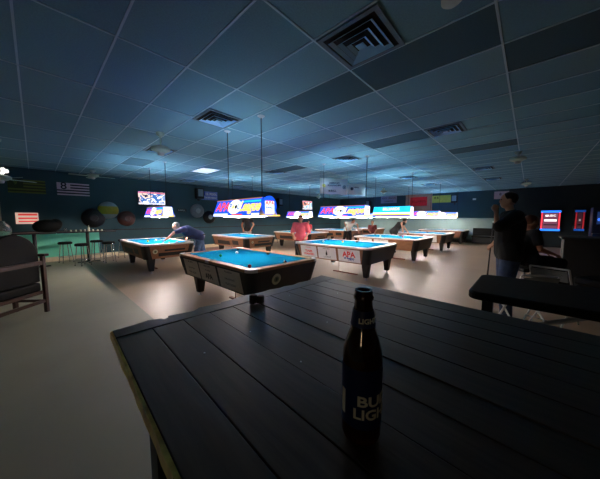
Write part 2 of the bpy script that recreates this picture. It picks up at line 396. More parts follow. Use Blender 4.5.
ball(2.62, 7.62, 'orange', 'orange ball on the pool table the man in navy leans over')
ball(2.83, 7.6, 'red', 'red ball on the pool table the man in navy leans over')
ball(9.3, 4.3, 'white', 'white ball on the third pool table of the near row')
ball(9.5, 3.5, 'red', 'red ball on the third pool table of the near row')

# ------------------------------------------------------------------ hanging table lamps
E_BLUE = emi('lit blue sign', (0.01, .10, .9), SIGN * 1.1); E_WHITE = emi('lit white sign', (.9, .95, 1), SIGN * 1.5)
E_RED = emi('lit red letters', (1, .07, .03), SIGN * 1.2); E_YEL = emi('lit yellow letters', (1, .60, .10), SIGN * 1.5)
E_CYAN = emi('lit cyan sign', (.02, .5, .95), SIGN * 1.3); E_BROWN = emi('lit brown stripe', (.35, .14, .08), SIGN)
E_DOWN = emi('lamp tube', (1, .86, .74), TUBE); E_DOWN2 = emi('dim lamp tube', (1, .86, .74), TUBE * .42); E_DOWN3 = emi('bright lamp tube', (1, .86, .74), TUBE * 1.5); E_UP = emi('lamp top slot', (.60, .92, 1), UP); E_UP2 = emi('dim lamp top slot', (.60, .92, 1), UP * .45)
E_BLK = mat('sign black ink', rgb(15, 15, 20), .5, noise=.02)
def lamp(label, cx, cy, L=1.42, zb=1.53, zt=1.84, kind='apa', endk='oval', ysh=(.7, -.7), dim=False, rx=0, bright=False):
    t = thing('billiard_lamp', label, 'lamp', (cx, cy, zb), 0, 'lit advertising lamps over the pool tables')
    h = zt - zb; hb, ht = .20, .11; hl = L / 2
    slope = math.atan((hb - ht) / (h))
    for sx in (-1, 1):
        bm = B(); P = [(sx * hb, -hl, .0), (sx * hb, hl + .03, .0), (sx * ht, hl - .03, h), (sx * ht, -hl, h)]
        v = [bm.verts.new(p) for p in P]; v2 = [bm.verts.new((p[0] - sx * .006, p[1], p[2])) for p in P]
        bm.faces.new(v); bm.faces.new(list(reversed(v2)))
        for i in range(4): bm.faces.new((v[i], v2[i], v2[(i + 1) % 4], v[(i + 1) % 4]))
        if kind == 'apa': sp = obj('sign_face', bm, E_BLUE, t)
        else: sp = obj('sign_face', bm, E_CYAN, t)
        def F_(v_, z, off):      # point on the face, v_ along reading direction
            k = z / h; x = hb + (ht - hb) * k + off
            return (sx * x, (-v_ if sx < 0 else v_), z)
        def FM(v_, z, off):
            p = F_(v_, z, off)
            return Matrix.Translation(p) @ Matrix.Rotation(-PI / 2 if sx < 0 else PI / 2, 4, 'Z') @ Matrix.Rotation(PI / 2 - slope, 4, 'X')
        def band(name, v0, v1, z0, z1, m, off=.0015):
            bm = B(); Q = [F_(v0, z0, off), F_(v1, z0, off), F_(v1, z1, off), F_(v0, z1, off)]
            a = [bm.verts.new(q) for q in Q]; c = [bm.verts.new((q[0] - sx * .003, q[1], q[2])) for q in Q]
            bm.faces.new(a); bm.faces.new(list(reversed(c)))
            for i in range(4): bm.faces.new((a[i], c[i], c[(i + 1) % 4], a[(i + 1) % 4]))
            return obj(name, bm, m, sp)
        zc = .03 + (h - .03) * .5; q = h / .31
        if kind == 'apa':
            text('lettering', 'APA', .24 * q, E_RED, FM(-hl * .62, zc, .003), sp, .001, bold=.006, shear=.2, xs=1.05)
            bm = B(); r = bmesh.ops.create_cone(bm, cap_ends=True, segments=28, radius1=.14, radius2=.14, depth=.004)
            _xf(bm, r['verts'], FM(-hl * .04, zc, .002) @ Matrix.Diagonal((1.45, .95 * q, 1, 1))); ov = obj('white_oval', bm, E_WHITE, sp)
            text('lettering', 'P', .16 * q, E_BLUE, FM(-hl * .04 - .13, zc, .006), sp, .001, bold=.004)
            text('lettering', 'L', .16 * q, E_BLUE, FM(-hl * .04 + .13, zc, .006), sp, .001, bold=.004)
            for dx, m_ in ((-.045, E_YEL), (.045, E_BLK)):
                bm = B(); r = bmesh.ops.create_cone(bm, cap_ends=True, segments=20, radius1=.038, radius2=.038, depth=.004); _xf(bm, r['verts'], FM(-hl * .04 + dx, zc, .005)); obj('ball_emblem', bm, m_, sp)
            band('streak', hl * .2, hl * .97, zc + .07 * q, zc + .10 * q, E_CYAN)
            text('lettering', 'League', .25 * q, E_YEL, FM(hl * .57, zc, .003), sp, .001, bold=.009, shear=.35, xs=.85)
            band('lower_strip', -hl, -hl * .3, .004, .05, E_WHITE); band('lower_strip', -hl * .1, hl * .35, .004, .04, E_RED)
            band('lower_strip', hl * .72, hl, .004, .05, E_WHITE)
            band('upper_strip', -hl, hl * .98, h - .018, h, E_BROWN)
        else:
            band('stripe', -hl, hl, .13, .18, E_WHITE); band('stripe', -hl, hl, .09, .13, E_YEL); band('stripe', -hl, hl, .06, .09, E_BROWN); band('stripe', -hl, hl, .004, .06, E_BLUE)
            text('lettering', 'BILLIARDS', .11 * q, E_WHITE, FM(0, .235 * q, .003), sp, .001, bold=.003)
            text('lettering', '8 9', .07, E_YEL, FM(0, .155, .004), sp, .001, bold=.004)
    for sy in (-1, 1):   # housing end plates
        bm = B(); v = [bm.verts.new(p) for p in ((-hb + .008, sy * hl, .0), (hb - .008, sy * hl, .0), (ht - .008, sy * (hl - .01), h), (-ht + .008, sy * (hl - .01), h))]
        v2 = [bm.verts.new((a.co.x, a.co.y - sy * .008, a.co.z)) for a in v]
        bm.faces.new(v); bm.faces.new(list(reversed(v2)))
        for i in range(4): bm.faces.new((v[i], v2[i], v2[(i + 1) % 4], v[(i + 1) % 4]))
        obj('end_plate', bm, LEADW, t)
    # near end display: rounded shield with label
    y = -hl - .012
    M = Matrix.Translation((0.05, y, h / 2 + .015)) @ Matrix.Rotation(PI / 2, 4, 'X')
    bm = B(); r = bmesh.ops.create_cone(bm, cap_ends=True, segments=32, radius1=1, radius2=1, depth=1)
    if endk == 'oval':
        _xf(bm, r['verts'], M @ Matrix.Translation((-.03, 0, 0)) @ Matrix.Diagonal((.15, h * .53, .012, 1))); es = obj('end_sign', bm, E_BLUE, t)
        bm = B(); box(bm, (0.02, y - .008, h / 2 - .01), (.19, .004, h * .66)); lb = obj('white_panel', bm, E_WHITE, es)
        text('lettering', 'APA', .10, E_RED, M @ Matrix.Translation((-.03, .045, .012)), es, .001, bold=.003)
        text('lettering', '8-BALL', .055, E_BLUE, M @ Matrix.Translation((-.03, -.03, .012)), es, .001, bold=.002)
        bm = B(); box(bm, (.04, y - .01, .012), (.36, .05, .02)); obj('end_ledge', bm, E_YEL, t)
    else:
        bm.free(); bm = B(); box(bm, (0.0, y, h / 2), (.24, .012, h * .8)); es = obj('end_sign', bm, E_WHITE, t)
        text('lettering', 'APA', .09, E_RED, M @ Matrix.Translation((-.05, .02, .009)), es, .001, bold=.003)
        bm = B(); box(bm, (0, y - .01, .03), (.3, .03, .03)); obj('end_ledge', bm, E_YEL, t)
    bm = B(); tube(bm, (0, -hl + .06, .016), (0, hl - .06, .016), .022, n=10); tb = obj('fluorescent_tube', bm, E_DOWN2 if dim else (E_DOWN3 if bright else E_DOWN), t)
    bm = B(); box(bm, (0, 0, .085), (2 * hb - .1, L - .03, .006)); obj('reflector_plate', bm, LEADW, t)
    for yy in (-hl + .04, hl - .04): bm = B(); box(bm, (0, yy, .042), (.05, .03, .086)); obj('tube_holder', bm, LEADW, t)
    bm = B(); box(bm, (0, 0, h - .095), (.06, L - .3, .004)); obj('top_slot', bm, E_UP2 if dim else E_UP, t)
    for yy in ysh:       # suspension rods with canopies and hooks
        bm = B(); zt_ = ZC - zb
        tube(bm, (rx, yy, h - .03), (rx, yy, zt_ - .02), .0075); box(bm, (0, yy, h + .004), (2 * ht, .03, .02))
        rd = obj('suspension_rod', bm, BLKPLAST, t)
        bm = B(); tube(bm, (rx, yy, zt_ - .03), (rx, yy, zt_ - .001), .02, .06, 16); obj('canopy', bm, LEADW, rd, smooth=True)
    return t
lamp('large blue APA Pool League lamp over the nearest pool table', 2.64, 3.9, 1.45, ysh=(.3, -.7), dim=True, rx=-.1)
lamp('lit APA Pool League lamp under the hanging white banner', 5.97, 3.88, 1.46, endk='box')
lamp('cyan, white and yellow striped lamp without APA lettering', 9.3, 3.85, 1.42, zt=1.93, kind='stripe', endk='box')
lamp('small blue lit lamp below the red framed sign, over the fourth table', 12.8, 3.8, 1.42, endk='box')
lamp('farthest lit lamp on the right, in line with the grey wall speaker', 16.6, 3.8, 1.4, endk='box')
lamp('lit lamp right below the wall television at left', 2.65, 8.45, 1.5, endk='box', bright=True)
lamp('lit lamp hidden behind the big blue lamp, over the coin pool table', 5.8, 8.6, 1.42, endk='box')
lamp('lit lamp above the head of the person in pink', 9.25, 8.65, 1.5, endk='box')
lamp('lit lamp of the left row behind the banner lamp', 12.7, 8.6, 1.42, endk='box')
lamp('lit lamp over the farthest table of the left row', 15.9, 8.6, 1.42, endk='box')

# ------------------------------------------------------------------ ceiling fittings
LOUV = mat('blue reflection louver', (.36, .68, 1), 0.4, 0.0, noise=.04)  # blue reflected from the lit signs is put into this colour
VENTIN = mat('dark duct interior', rgb(10, 11, 14), .8, noise=.1)
def diffuser_proto():
    t = thing('air_diffuser', '', 'air vent', (0, 0, ZC))
    bm = B(); s = .29
    for a, c in (((0, s - .02), (2 * s, .04)), ((0, -s + .02), (2 * s, .04)), ((s - .02, 0), (.04, 2 * s - .08)), ((-s + .02, 0), (.04, 2 * s - .08))):
        box(bm, (a[0], a[1], -.0115), (c[0], c[1], .008))
    obj('frame', bm, mat('grey vent frame', rgb(90, 110, 124), .5, noise=.1), t)
    bm = B(); box(bm, (0, 0, -.0085), (2 * s - .08, 2 * s - .08, .003)); obj('duct_opening', bm, VENTIN, t)
    for k, (a, z) in enumerate(((.215, -.020), (.155, -.028), (.095, -.036))):
        bm = B(); w_ = .030
        o = [bm.verts.new((sx * a, sy * a, z - .014)) for sx, sy in ((-1, -1), (1, -1), (1, 1), (-1, 1))]
        i_ = [bm.verts.new((sx * (a - w_), sy * (a - w_), z + .008)) for sx, sy in ((-1, -1), (1, -1), (1, 1), (-1, 1))]
        o2 = [bm.verts.new((v.co.x, v.co.y, v.co.z + .003)) for v in o]; i2 = [bm.verts.new((v.co.x, v.co.y, v.co.z + .003)) for v in i_]
        for q in range(4):
            n = (q + 1) % 4
            bm.faces.new((o[q], o[n], i_[n], i_[q])); bm.faces.new((o2[q], i2[q], i2[n], o2[n])); bm.faces.new((o[q], o2[q], o2[n], o[n])); bm.faces.new((i_[q], i_[n], i2[n], i2[q]))
        obj('louver', bm, LOUV, t)
    bm = B(); box(bm, (0, 0, -.042), (.075, .075, .006)); obj('center_plate', bm, LOUV, t)
    return t
dp = diffuser_proto()
VENTS = [(2.13, 1.22, 'large square air vent in the ceiling nearest the camera'), (2.13, 3.8, 'blue-lit square air vent left of the black lamp rod'),
 (2.13, 6.5, 'air vent behind the white ceiling fan at left'), (5.2, 1.22, 'air vent right of the image centre between lamp rods and right-hand fan'),
 (5.85, 3.7, 'air vent above the hanging white banner'), (5.85, 6.6, 'small air vent right of the long black lamp rod'),
 (10.1, 3.6, 'air vent above the striped cyan lamp'), (12.9, 3.6, 'air vent above the yellow wall banner'),
 (9.95, 1.2, 'air vent seen edge-on left of the larger right-hand fan'), (12.8, 1.2, 'farther air vent just above the wall sign by the standing man'),
 (4.6, 10.8, 'air vent near the left wall above the blue and white poster'), (7.1, 10.9, 'air vent near the left wall above the big blue lamp'),
 (12.0, 6.5, 'distant air vent over the middle of the hall')]
for i, (x, y, lb) in enumerate(VENTS):
    o = dp if i == 0 else copytree(dp)
    o.location = (x, y, ZC); tag(o, lb, 'air vent', 'square air vents in the ceiling')
# lit flat ceiling panel
t = thing('ceiling_light', 'bright white flat ceiling light panel beyond the nearest lamp rods', 'ceiling light', (4.03, 8.1, ZC))
bm = B(); box(bm, (0, 0, -.01), (.56, .86, .01)); obj('diffuser_panel', bm, emi('ceiling light panel', (.75, .88, 1), .95), t)
bm = B()
for a in ((-.29, 0, .03, .92), (.29, 0, .03, .92), (0, -.445, .55, .03), (0, .445, .55, .03)): box(bm, (a[0], a[1], -.012), (a[2], a[3], .016))
obj('frame', bm, GRIDM, t)
bm = B(); lathe(bm, [(0, -.045), (.05, -.045), (.068, -.03), (.07, -.001), (0, -.001)], n=28)
tag(obj('smoke_detector', bm, CREAM, smooth=True, loc=(2.17, .51, ZC)), 'round pale smoke detector cut off by the top edge of the photo', 'smoke detector')

def fan(label, x, y, drop=.28, rz=0.3, blades=4, bulbs=0, bl=.55, bz=-.2):
    t = thing('ceiling_fan', label, 'ceiling fan', (x, y, ZC), rz, 'cream ceiling fans') if blades else thing('ceiling_fixture', label, 'ceiling fixture', (x, y, ZC), rz, 'pale ceiling fixtures with round bodies')
    bm = B(); lathe(bm, [(0, 0), (.07, 0), (.065, -.04), (.03, -.075), (0, -.075)]); obj('canopy', bm, CREAM, t, smooth=True)
    bm = B(); tube(bm, (0, 0, -.07), (0, 0, -drop), .013); obj('downrod', bm, CREAM, t)
    bm = B(); lathe(bm, [(0, -drop), (.10, -drop), (.16, -drop - .03), (.16, -drop - .075), (.09, -drop - .11), (0, -drop - .11)]); obj('motor', bm, CREAM, t, smooth=True)
    bm = B(); lathe(bm, [(0, -drop - .109), (.05, -drop - .11), (.06, -drop - .13), (.045, -drop - .165), (0, -drop - .175)]); obj('hub_cap', bm, WHITE, t, smooth=True)
    for k in range(blades):
        a = k * 2 * PI / blades; bm = B(); c, s = math.cos(a), math.sin(a)
        prism(bm, [(.17, -.045), (bl, -.065), (bl + .02, -.04), (bl + .02, .04), (bl, .065), (.17, .045)], -.003, .003, Matrix.Translation((0, 0, -drop - .075)) @ Matrix.Rotation(a, 4, 'Z') @ Matrix.Rotation(.2, 4, 'X'))
        bd = obj('blade', bm, CREAM, t)
        bm = B(); tube(bm, (c * .11, s * .11, -drop - .075), (c * .2, s * .2, -drop - .08), .01); obj('blade_iron', bm, CREAM, bd)
    for k in range(bulbs):
        a = k * 2 * PI / max(1, bulbs) + .4
        bm = B(); ell(bm, (math.cos(a) * .14, math.sin(a) * .14, -drop + bz), (.036, .036, .042)); tube(bm, (math.cos(a) * .05, math.sin(a) * .05, -drop + (.02 if bz > 0 else -.1)), (math.cos(a) * .12, math.sin(a) * .12, -drop + bz * .85), .014)
        obj('light_globe', bm, emi('fan globe', (1, .97, .9), 1.2), t, smooth=True)
    return t
fan('white round-bodied ceiling fixture left of centre in front of an air vent', 1.72, 5.2, .25, .2, 0)
fan('cream ceiling fan above the striped flag with the 8', 1.45, 10.9, .12, .1, 4, bl=.6)
fan('larger of the two pale ceiling fixtures above the standing man', 8.1, .3, .12, .78, 0)
fan('smaller pale ceiling fixture, right over the head of the standing man', 13.9, .2, .14, .78, 0)
fan('small pale ceiling fixture above the striped cyan lamp', 13.0, 5.9, .12, .8, 0)
fan('small pale ceiling fixture left of the hanging white banner', 12.9, 10.3, .15, .8, 0)
fan('pale ceiling fixture partly behind the right end of the white banner', 9.0, 5.8, .12, .8, 0)
fan('ceiling fan with lit globes cut off by the left edge of the photo', -.42, 8.0, .72, .5, 4, bulbs=3, bl=.55, bz=.1)

# banners hung from ceiling
def hung_banner(label, a, b2, zt, zb, words, extra):
    t = thing('hanging_banner', label, 'banner', (a[0], a[1], 0), math.atan2(b2[1] - a[1], b2[0] - a[0]), 'white banners hung from the ceiling')
    Lh = math.hypot(b2[0] - a[0], b2[1] - a[1]); bm = B(); n = 16; rows = []
    for j in range(2):
        rows.append([bm.verts.new((Lh * i / n, .02 * math.sin(i * .9), (zt if j == 0 else zb) - .05 * i / n + .012 * math.sin(i * .8) * j)) for i in range(n + 1)])
    for i in range(n): bm.faces.new((rows[0][i], rows[0][i + 1], rows[1][i + 1], rows[1][i]))
    o = obj('fabric', bm, mat('white banner fabric', rgb(250, 252, 255), .8, noise=.03), t, smooth=True)
    sm = o.modifiers.new('s', 'SOLIDIFY'); sm.thickness = .003
    for x, z, s, wd, m in words:
        text('lettering', wd, s, m, Matrix.Translation((x, -.03, z)) @ Matrix.Rotation(PI / 2, 4, 'X'), t, .001, bold=.002)
    bm = B(); r = bmesh.ops.create_cone(bm, cap_ends=True, segments=20, radius1=.06, radius2=.06, depth=.004); _xf(bm, r['verts'], Matrix.Translation((.13, -.03, (zt + zb) / 2)) @ Matrix.Rotation(PI / 2, 4, 'X')); obj('emblem', bm, extra, t)
    for x in (.02, Lh - .02):
        bm = B(); tube(bm, (x, 0, zt - .06 * x / Lh), (x, 0, ZC - .002), .003); obj('cord', bm, BLKPLAST, t)
INKNAVY = mat('navy ink', rgb(50, 60, 90), .6, noise=.02)
hung_banner('white banner with yellow emblem hanging above the lamp signs', (6.69, 5.29), (7.36, 4.62), 2.86, 2.33, [(.48, 2.68, .07, 'AMERICAN', INKNAVY), (.48, 2.6, .07, 'POOLPLAYERS', INKNAVY), (.42, 2.42, .09, '8-BALL', INKBLACK), (.82, 2.55, .12, '@', INKNAVY)], mat('yellow emblem', rgb(235, 215, 110), .6, noise=.03))
hung_banner('second white banner just right of and behind the banner with yellow emblem', (8.25, 5.15), (8.75, 4.7), 2.82, 2.4, [(.3, 2.66, .07, '9-BALL', INKNAVY)], INKNAVY)

# ------------------------------------------------------------------ walls: televisions, flags, signs
def wallY(name, bm, m, parent=None, **k): return obj(name, bm, m, parent, **k)
def tv(label, x, z, w_, h_, cols):
    t = thing('television', label, 'television', (x, Y1 - .06, z))
    bm = B(); box(bm, (0, 0, 0), (w_ + .04, .05, h_ + .04)); obj('bezel', bm, BLKPLAST, t, bevel=.005)
    bm = B(); box(bm, (0, .042, 0), (.3, .036, .2)); obj('wall_bracket', bm, BLKPLAST, t)
    m = bpy.data.materials.new('screen picture'); m.use_nodes = True; nt = m.node_tree; p = nt.nodes['Principled BSDF']
    tc = nt.nodes.new('ShaderNodeTexCoord'); n = nt.nodes.new('ShaderNodeTexNoise'); n.inputs['Scale'].default_value = 3.2; n.inputs['Detail'].default_value = 2
    nt.links.new(tc.outputs['Object'], n.inputs['Vector']); r = nt.nodes.new('ShaderNodeValToRGB'); r.color_ramp.interpolation = 'CONSTANT'
    for i, c in enumerate(cols):
        if i < 2: e = r.color_ramp.elements[i]
        else: e = r.color_ramp.elements.new(.5)
        e.color = (*lin(c), 1)
    for i in range(len(cols)): r.color_ramp.elements[i].position = 0 if i == 0 else .32 + .36 * i / len(cols)
    nt.links.new(n.outputs[0], r.inputs[0]); nt.links.new(r.outputs[0], p.inputs['Emission Color']); p.inputs['Emission Strength'].default_value = 1.3
    p.inputs['Base Color'].default_value = (0, 0, 0, 1); p.inputs['Roughness'].default_value = .2
    bm = B(); box(bm, (0, -.027, 0), (w_, .004, h_)); sc = obj('screen', bm, m, t)
    bm = B(); box(bm, (0, -.031, h_ * .42), (w_, .003, h_ * .1)); obj('picture_caption', bm, emi('caption bar red', (.8, .15, .25), 1.0), sc)
    bm = B(); box(bm, (0, -.031, -h_ * .42), (w_, .003, h_ * .08)); obj('picture_caption', bm, emi('caption bar white', (.8, .85, 1), 1.2), sc)
tv('wall television with bright picture above the leftmost lamp', 3.5, 2.34, 1.02, .54, [(.1, .12, .3), (.55, .65, .85), (.95, .85, .8), (.25, .45, .75), (1, 1, 1)])
tv('smaller wall television near the back corner above the person in pink', 13.6, 2.42, 1.05, .62, [(.2, .3, .4), (.6, .75, .85), (.9, .6, .5), (.85, .95, 1)])

def striped_flag(label, xa, xb, z0, z1, c1, c2, canton, words):
    t = thing('striped_flag', label, 'flag', (xa, Y1 - .012, z0), 0)
    W_, H_ = xb - xa, z1 - z0; n = 9
    bm = B()
    for i in range(n):
        box(bm, (W_ / 2, 0, H_ * (i + .5) / n), (W_, .008, H_ / n), mi=i % 2)
    obj('stripes', bm, [c1, c2], t)
    bm = B(); box(bm, (W_ * .2, -.006, H_ * .72), (W_ * .4, .006, H_ * .56)); ca = obj('canton', bm, canton, t)
    for x, z, s, wd, m in words: text('lettering', wd, s, m, face_negY(x * W_, -.0105, z * H_), ca, .0006, bold=.004)
    return t
FW = mat('flag white', rgb(235, 205, 215), .8, noise=.04); FB = mat('flag dark', rgb(40, 34, 46), .8, noise=.04)
FO = mat('flag olive', rgb(112, 122, 50), .8, noise=.06); FO2 = mat('flag dark olive', rgb(62, 66, 34), .8, noise=.06)
striped_flag('black and white striped flag with a number 8 on the left wall', .6, 1.46, 2.3, 2.73, FW, FB, FW, [(.2, .72, .34, '8', FB)])
striped_flag('dark olive striped flag on the left wall, left of the white one', -.5, .33, 2.3, 2.73, FO, FO2, FO2, [(.2, .72, .16, '9', FO)])
# E (back) wall
def sign_back(label, yc, zc, w_, h_, m, words, cat='sign', frame=None, name='wall_sign', fw=.1):
    t = thing(name, label, cat, (X1, yc, zc))
    d = .02
    if frame:
        bm = B(); ww, hh = w_ + 2 * fw, h_ + 2 * fw
        for a in ((0, hh / 2 - fw / 2, ww, fw), (0, -hh / 2 + fw / 2, ww, fw), (ww / 2 - fw / 2, 0, fw, h_), (-ww / 2 + fw / 2, 0, fw, h_)): box(bm, (-.025, a[0], a[1]), (.05, a[2], a[3]))
        obj('frame', bm, frame, t)
    bm = B(); box(bm, (-d / 2 - .002, 0, 0), (d, w_, h_)); fc = obj('sign_board', bm, m, t)
    for y, z, s, wd, mm in words: text('lettering', wd, s, mm, face_negX(-d - .004, y, z), fc, .001, bold=.003)
    return t
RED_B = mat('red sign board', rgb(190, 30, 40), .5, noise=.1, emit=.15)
sign_back('red sign in a wide pale wooden frame on the back wall', 5.65, 2.62, 1.1, .6, RED_B, [(0, 0, .2, 'BILLIARDS', mat('dark red ink', rgb(120, 10, 20), .6, noise=.02))], frame=mat('pale brown frame', rgb(180, 140, 118), .6, noise=.1), fw=.3)
sign_back('pale grey poster left of the red framed sign on the back wall', 7.75, 2.85, 1.2, .5, mat('pale grey poster', rgb(150, 150, 165), .7, noise=.08), [(0, .1, .16, 'POOL LEAGUE', INKGREY), (0, -.12, .12, 'CHAMPIONS', INKGREY)], 'poster', name='wall_poster')
sign_back('yellow-green banner on the back wall between framed sign and speaker', 4.25, 2.72, 1.1, .46, mat('yellow green banner', rgb(190, 190, 80), .7, noise=.1), [(.3, .08, .2, '8 B', FO2)], 'banner', name='wall_banner')
sign_back('pale pinkish wall sign partly behind the standing man', 1.2, 2.78, .75, .42, mat('pale pink banner', rgb(190, 165, 175), .7, noise=.06), [(.1, .05, .2, '8', FB)], 'sign')
sign_back('small white round-cornered notice on the back wall above the far table', 2.5, 2.62, .16, .1, WHITE, [], 'notice', name='wall_notice')
def speaker(label, loc, rz):
    t = thing('wall_speaker', label, 'speaker', loc, rz, 'black wall speakers')
    bm = B(); box(bm, (0, -.17, 0), (.34, .26, .5)); obj('cabinet', bm, BLKPLAST, t, bevel=.01)
    bm = B(); box(bm, (0, -.305, .03), (.24, .012, .34)); obj('grille', bm, mat('grey grille', rgb(120, 135, 145), .6, noise=.1, nscale=80), t)
    bm = B(); tube(bm, (0, 0, -.12), (0, -.12, -.34), .02); tube(bm, (0, 0, -.3), (0, -.03, -.3), .05); tube(bm, (0, -.12, -.34), (0, -.12, -.24), .02); obj('bracket', bm, BLKPLAST, t)
speaker('black speaker with grey grille on the left wall beside the blue poster', (5.55, Y1, 2.68), 0)
speaker('black speaker with grey grille on the back wall, right of the yellow banner', (X1, 3.5, 2.68), -PI / 2)
speaker('black speaker on the left wall between the big lamp and small television', (10.8, Y1, 2.5), 0)
speaker('black speaker high on the back wall just above the striped lamp', (X1, 9.3, 2.6), -PI / 2)
# poster on left wall
t = thing('wall_poster', 'blue and white poster beside the speaker on the left wall', 'poster', (6.15, Y1 - .01, 2.62))
bm = B(); box(bm, (0, 0, 0), (.85, .012, .42)); pb = obj('board', bm, mat('blue poster', rgb(110, 125, 190), .7, noise=.25, nscale=9), t)
text('lettering', 'U.S. POOL', .15, WHITE, face_negY(0.05, -.008, .08), pb, .0006, bold=.003); text('lettering', 'TOURNAMENT', .1, WHITE, face_negY(.05, -.008, -.1), pb, .0006, bold=.002)
bm = B(); box(bm, (-.3, -.009, .1), (.16, .004, .2)); obj('blue_patch', bm, INKBLUE, pb)
t = thing('wall_notice', 'small white lettered notice on the left wall above the man in navy', 'notice', (4.75, Y1 - .012, 1.86))
bm = B(); box(bm, (0, 0, 0), (.42, .01, .14)); nb = obj('board', bm, BLACKP, t)
text('lettering', '8-BALL', .11, WHITE, face_negY(0, -.007, 0), nb, .0006)
# large domed billiard balls on the wall
def wallball(label, x, z, r, base, dot, words=None, stripe=None):
    t = thing('ball_wall_decor', label, 'wall decoration', (x, Y1, z), 0, 'oversized round ball decorations on the left wall')
    bm = B(); prof = [(r * math.cos(a), r * .45 * math.sin(a)) for a in [k * PI / 2 / 8 for k in range(9)]]; prof[-1] = (0, r * .45)
    lathe(bm, [(0, 0)] + prof, n=36, axis='Y')
    o = obj('dome', bm, base, t, smooth=True)
    if stripe:
        bm = B(); n = 24; A = []; C = []
        rr = r * 1.012
        for zz, L_ in ((-.42, A), (.42, C)):
            pass
        rows = []
        for j in range(9):
            zz = (-.45 + .9 * j / 8) * rr; ww = math.sqrt(rr * rr - zz * zz); rows.append([])
            for i in range(n + 1):
                a = PI * i / n; rows[-1].append(bm.verts.new((ww * math.cos(a), -.45 * ww * math.sin(a) - .002, zz)))
        for j in range(8):
            for i in range(n): bm.faces.new((rows[j][i], rows[j][i + 1], rows[j + 1][i + 1], rows[j + 1][i]))
        obj('stripe', bm, stripe, o, smooth=True)
    bm = B(); tube(bm, (0, -r * .40, 0), (0, -r * .465, 0), r * .36, r * .33, 24); d = obj('number_spot', bm, dot, t)
    if words: text('lettering', words, r * .5, INKBLACK, face_negY(0, -r * .467, 0), d, .001, bold=.004)
    return t
BALLY = mat('ball yellow', rgb(165, 150, 34), .35, noise=.05); BALLW = mat('ball white', rgb(150, 160, 156), .35, noise=.05)
BALLB = mat('ball black', rgb(14, 13, 15), .3, noise=.05); BALLR = mat('ball maroon', rgb(92, 50, 38), .35, noise=.05)
BALLG = mat('ball grey', rgb(112, 122, 124), .4, noise=.15, nscale=10); BALLG2 = mat('ball spot grey', rgb(150, 158, 156), .5, noise=.1)
wallball('yellow and white domed ball on the left wall, highest of the three', 1.98, 1.80, .33, BALLW, BALLY, None, stripe=BALLY)
wallball('black domed ball on the left wall with pale edge mark', 1.52, 1.50, .36, BALLB, BALLB)
wallball('brown domed ball on the left wall, right of the yellow one', 2.56, 1.48, .31, BALLR, BALLR)
wallball('large grey domed ball on the left wall under the speaker', 5.48, 1.85, .34, BALLG, BALLG2)
wallball('smaller grey spotted black ball beside the large grey ball on the wall', 6.1, 1.55, .33, BALLB, BALLG2)
# red/white lit sign on the left wall
t = thing('lit_beer_sign', 'small lit red and white sign above the green wainscot at left', 'sign', (-.15, Y1 - .03, 1.49))
bm = B(); box(bm, (0, 0, 0), (.5, .06, .36)); ls = obj('light_box', bm, emi('warm white sign', (.95, .62, .5), .55), t)
for z, h_ in ((.12, .06), (.0, .05), (-.1, .04)):
    bm = B(); box(bm, (0.02, -.033, z), (.42, .004, h_)); obj('red_stripe', bm, emi('lit red stripe', (.8, .06, .05), .6), ls)

bm = B(); box(bm, (0, 0, 0), (.06, .05, .62)); tag(obj('cue_rack_post', bm, mat('pale wood post', rgb(200, 170, 140), .6, noise=.1), loc=(-.72, Y1 - .03, 1.72)), 'pale upright wooden strip on the wall left of the lit red sign', 'wall post')

t = thing('fill_lamp', 'warm glass fill lamp added unseen on the wall behind the viewer', 'fill lamp', (X0, -.9, 1.75))  # added lamp out of view, brightens the bottle label and table edge
bm = B(); box(bm, (.015, 0, 0), (.03, .16, .22)); obj('back_plate', bm, STEEL, t, bevel=.005)
bm = B(); ell(bm, (.14, 0, .02), (.1, .1, .12), 20); obj('glass_shade', bm, emi('warm fill glow', (1, .72, .42), 17), t, smooth=True)
bm = B(); tube(bm, (.02, 0, -.06), (.12, 0, -.06), .012); obj('arm', bm, STEEL, t)

# ------------------------------------------------------------------ pub tables and stools
def pub_table(label, x, y, z, sx, sy, rz=0, m=BLACKP):
    t = thing('pub_table', label, 'table', (x, y, 0), rz, None)
    bm = B(); box(bm, (0, 0, z - .02), (sx, sy, .04)); obj('tabletop', bm, m, t, bevel=.01)
    bm = B(); tube(bm, (0, 0, .03), (0, 0, z - .04), .045, n=16); obj('pedestal', bm, BLKPLAST, t)
    bm = B(); box(bm, (0, 0, .015), (.6, .08, .03)); box(bm, (0, 0, .015), (.08, .6, .03)); obj('base', bm, BLKPLAST, t, bevel=.008)
    return t
pub_table('long black high table on a post in front of the ball decorations', 1.2, 11.0, 1.06, 1.5, .7)
pub_table('black high table at left carrying the dark bag', -.03, 10.9, 1.06, .92, .7)
bm = B(); ell(bm, (0, 0, .2), (.32, .19, .2), 20); ell(bm, (.18, .02, .25), (.16, .14, .17), 16); ell(bm, (-.18, 0, .18), (.15, .15, .16), 16)
tag(obj('shoulder_bag', bm, BLKVINYL, smooth=True, loc=(0.27, 10.85, 1.06)), 'dark rounded bag lying on the high table by the green wainscot', 'bag')
bm = B(); lathe(bm, [(0, 0), (.035, 0), (.04, .11), (.036, .11), (.031, .006), (0, .006)], n=16)
tag(obj('drinking_glass', bm, GLASS, smooth=True, loc=(.66, 10.78, 1.06)), 'clear glass beside the dark bag on the high table', 'glass')
TL = ['leftmost pale tea light on the long high table', 'second pale tea light from the left on the long high table', 'third pale tea light from the left, just before the table post', 'tea light directly left of the tall pale item on the high table',
      'tallest pale item in the row on the black high table', 'tea light directly right of the tall pale item', 'second tea light right of the tall pale item', 'rightmost pale tea light on the long high table']
CND = mat('candle white', rgb(235, 230, 205), .5, noise=.02)
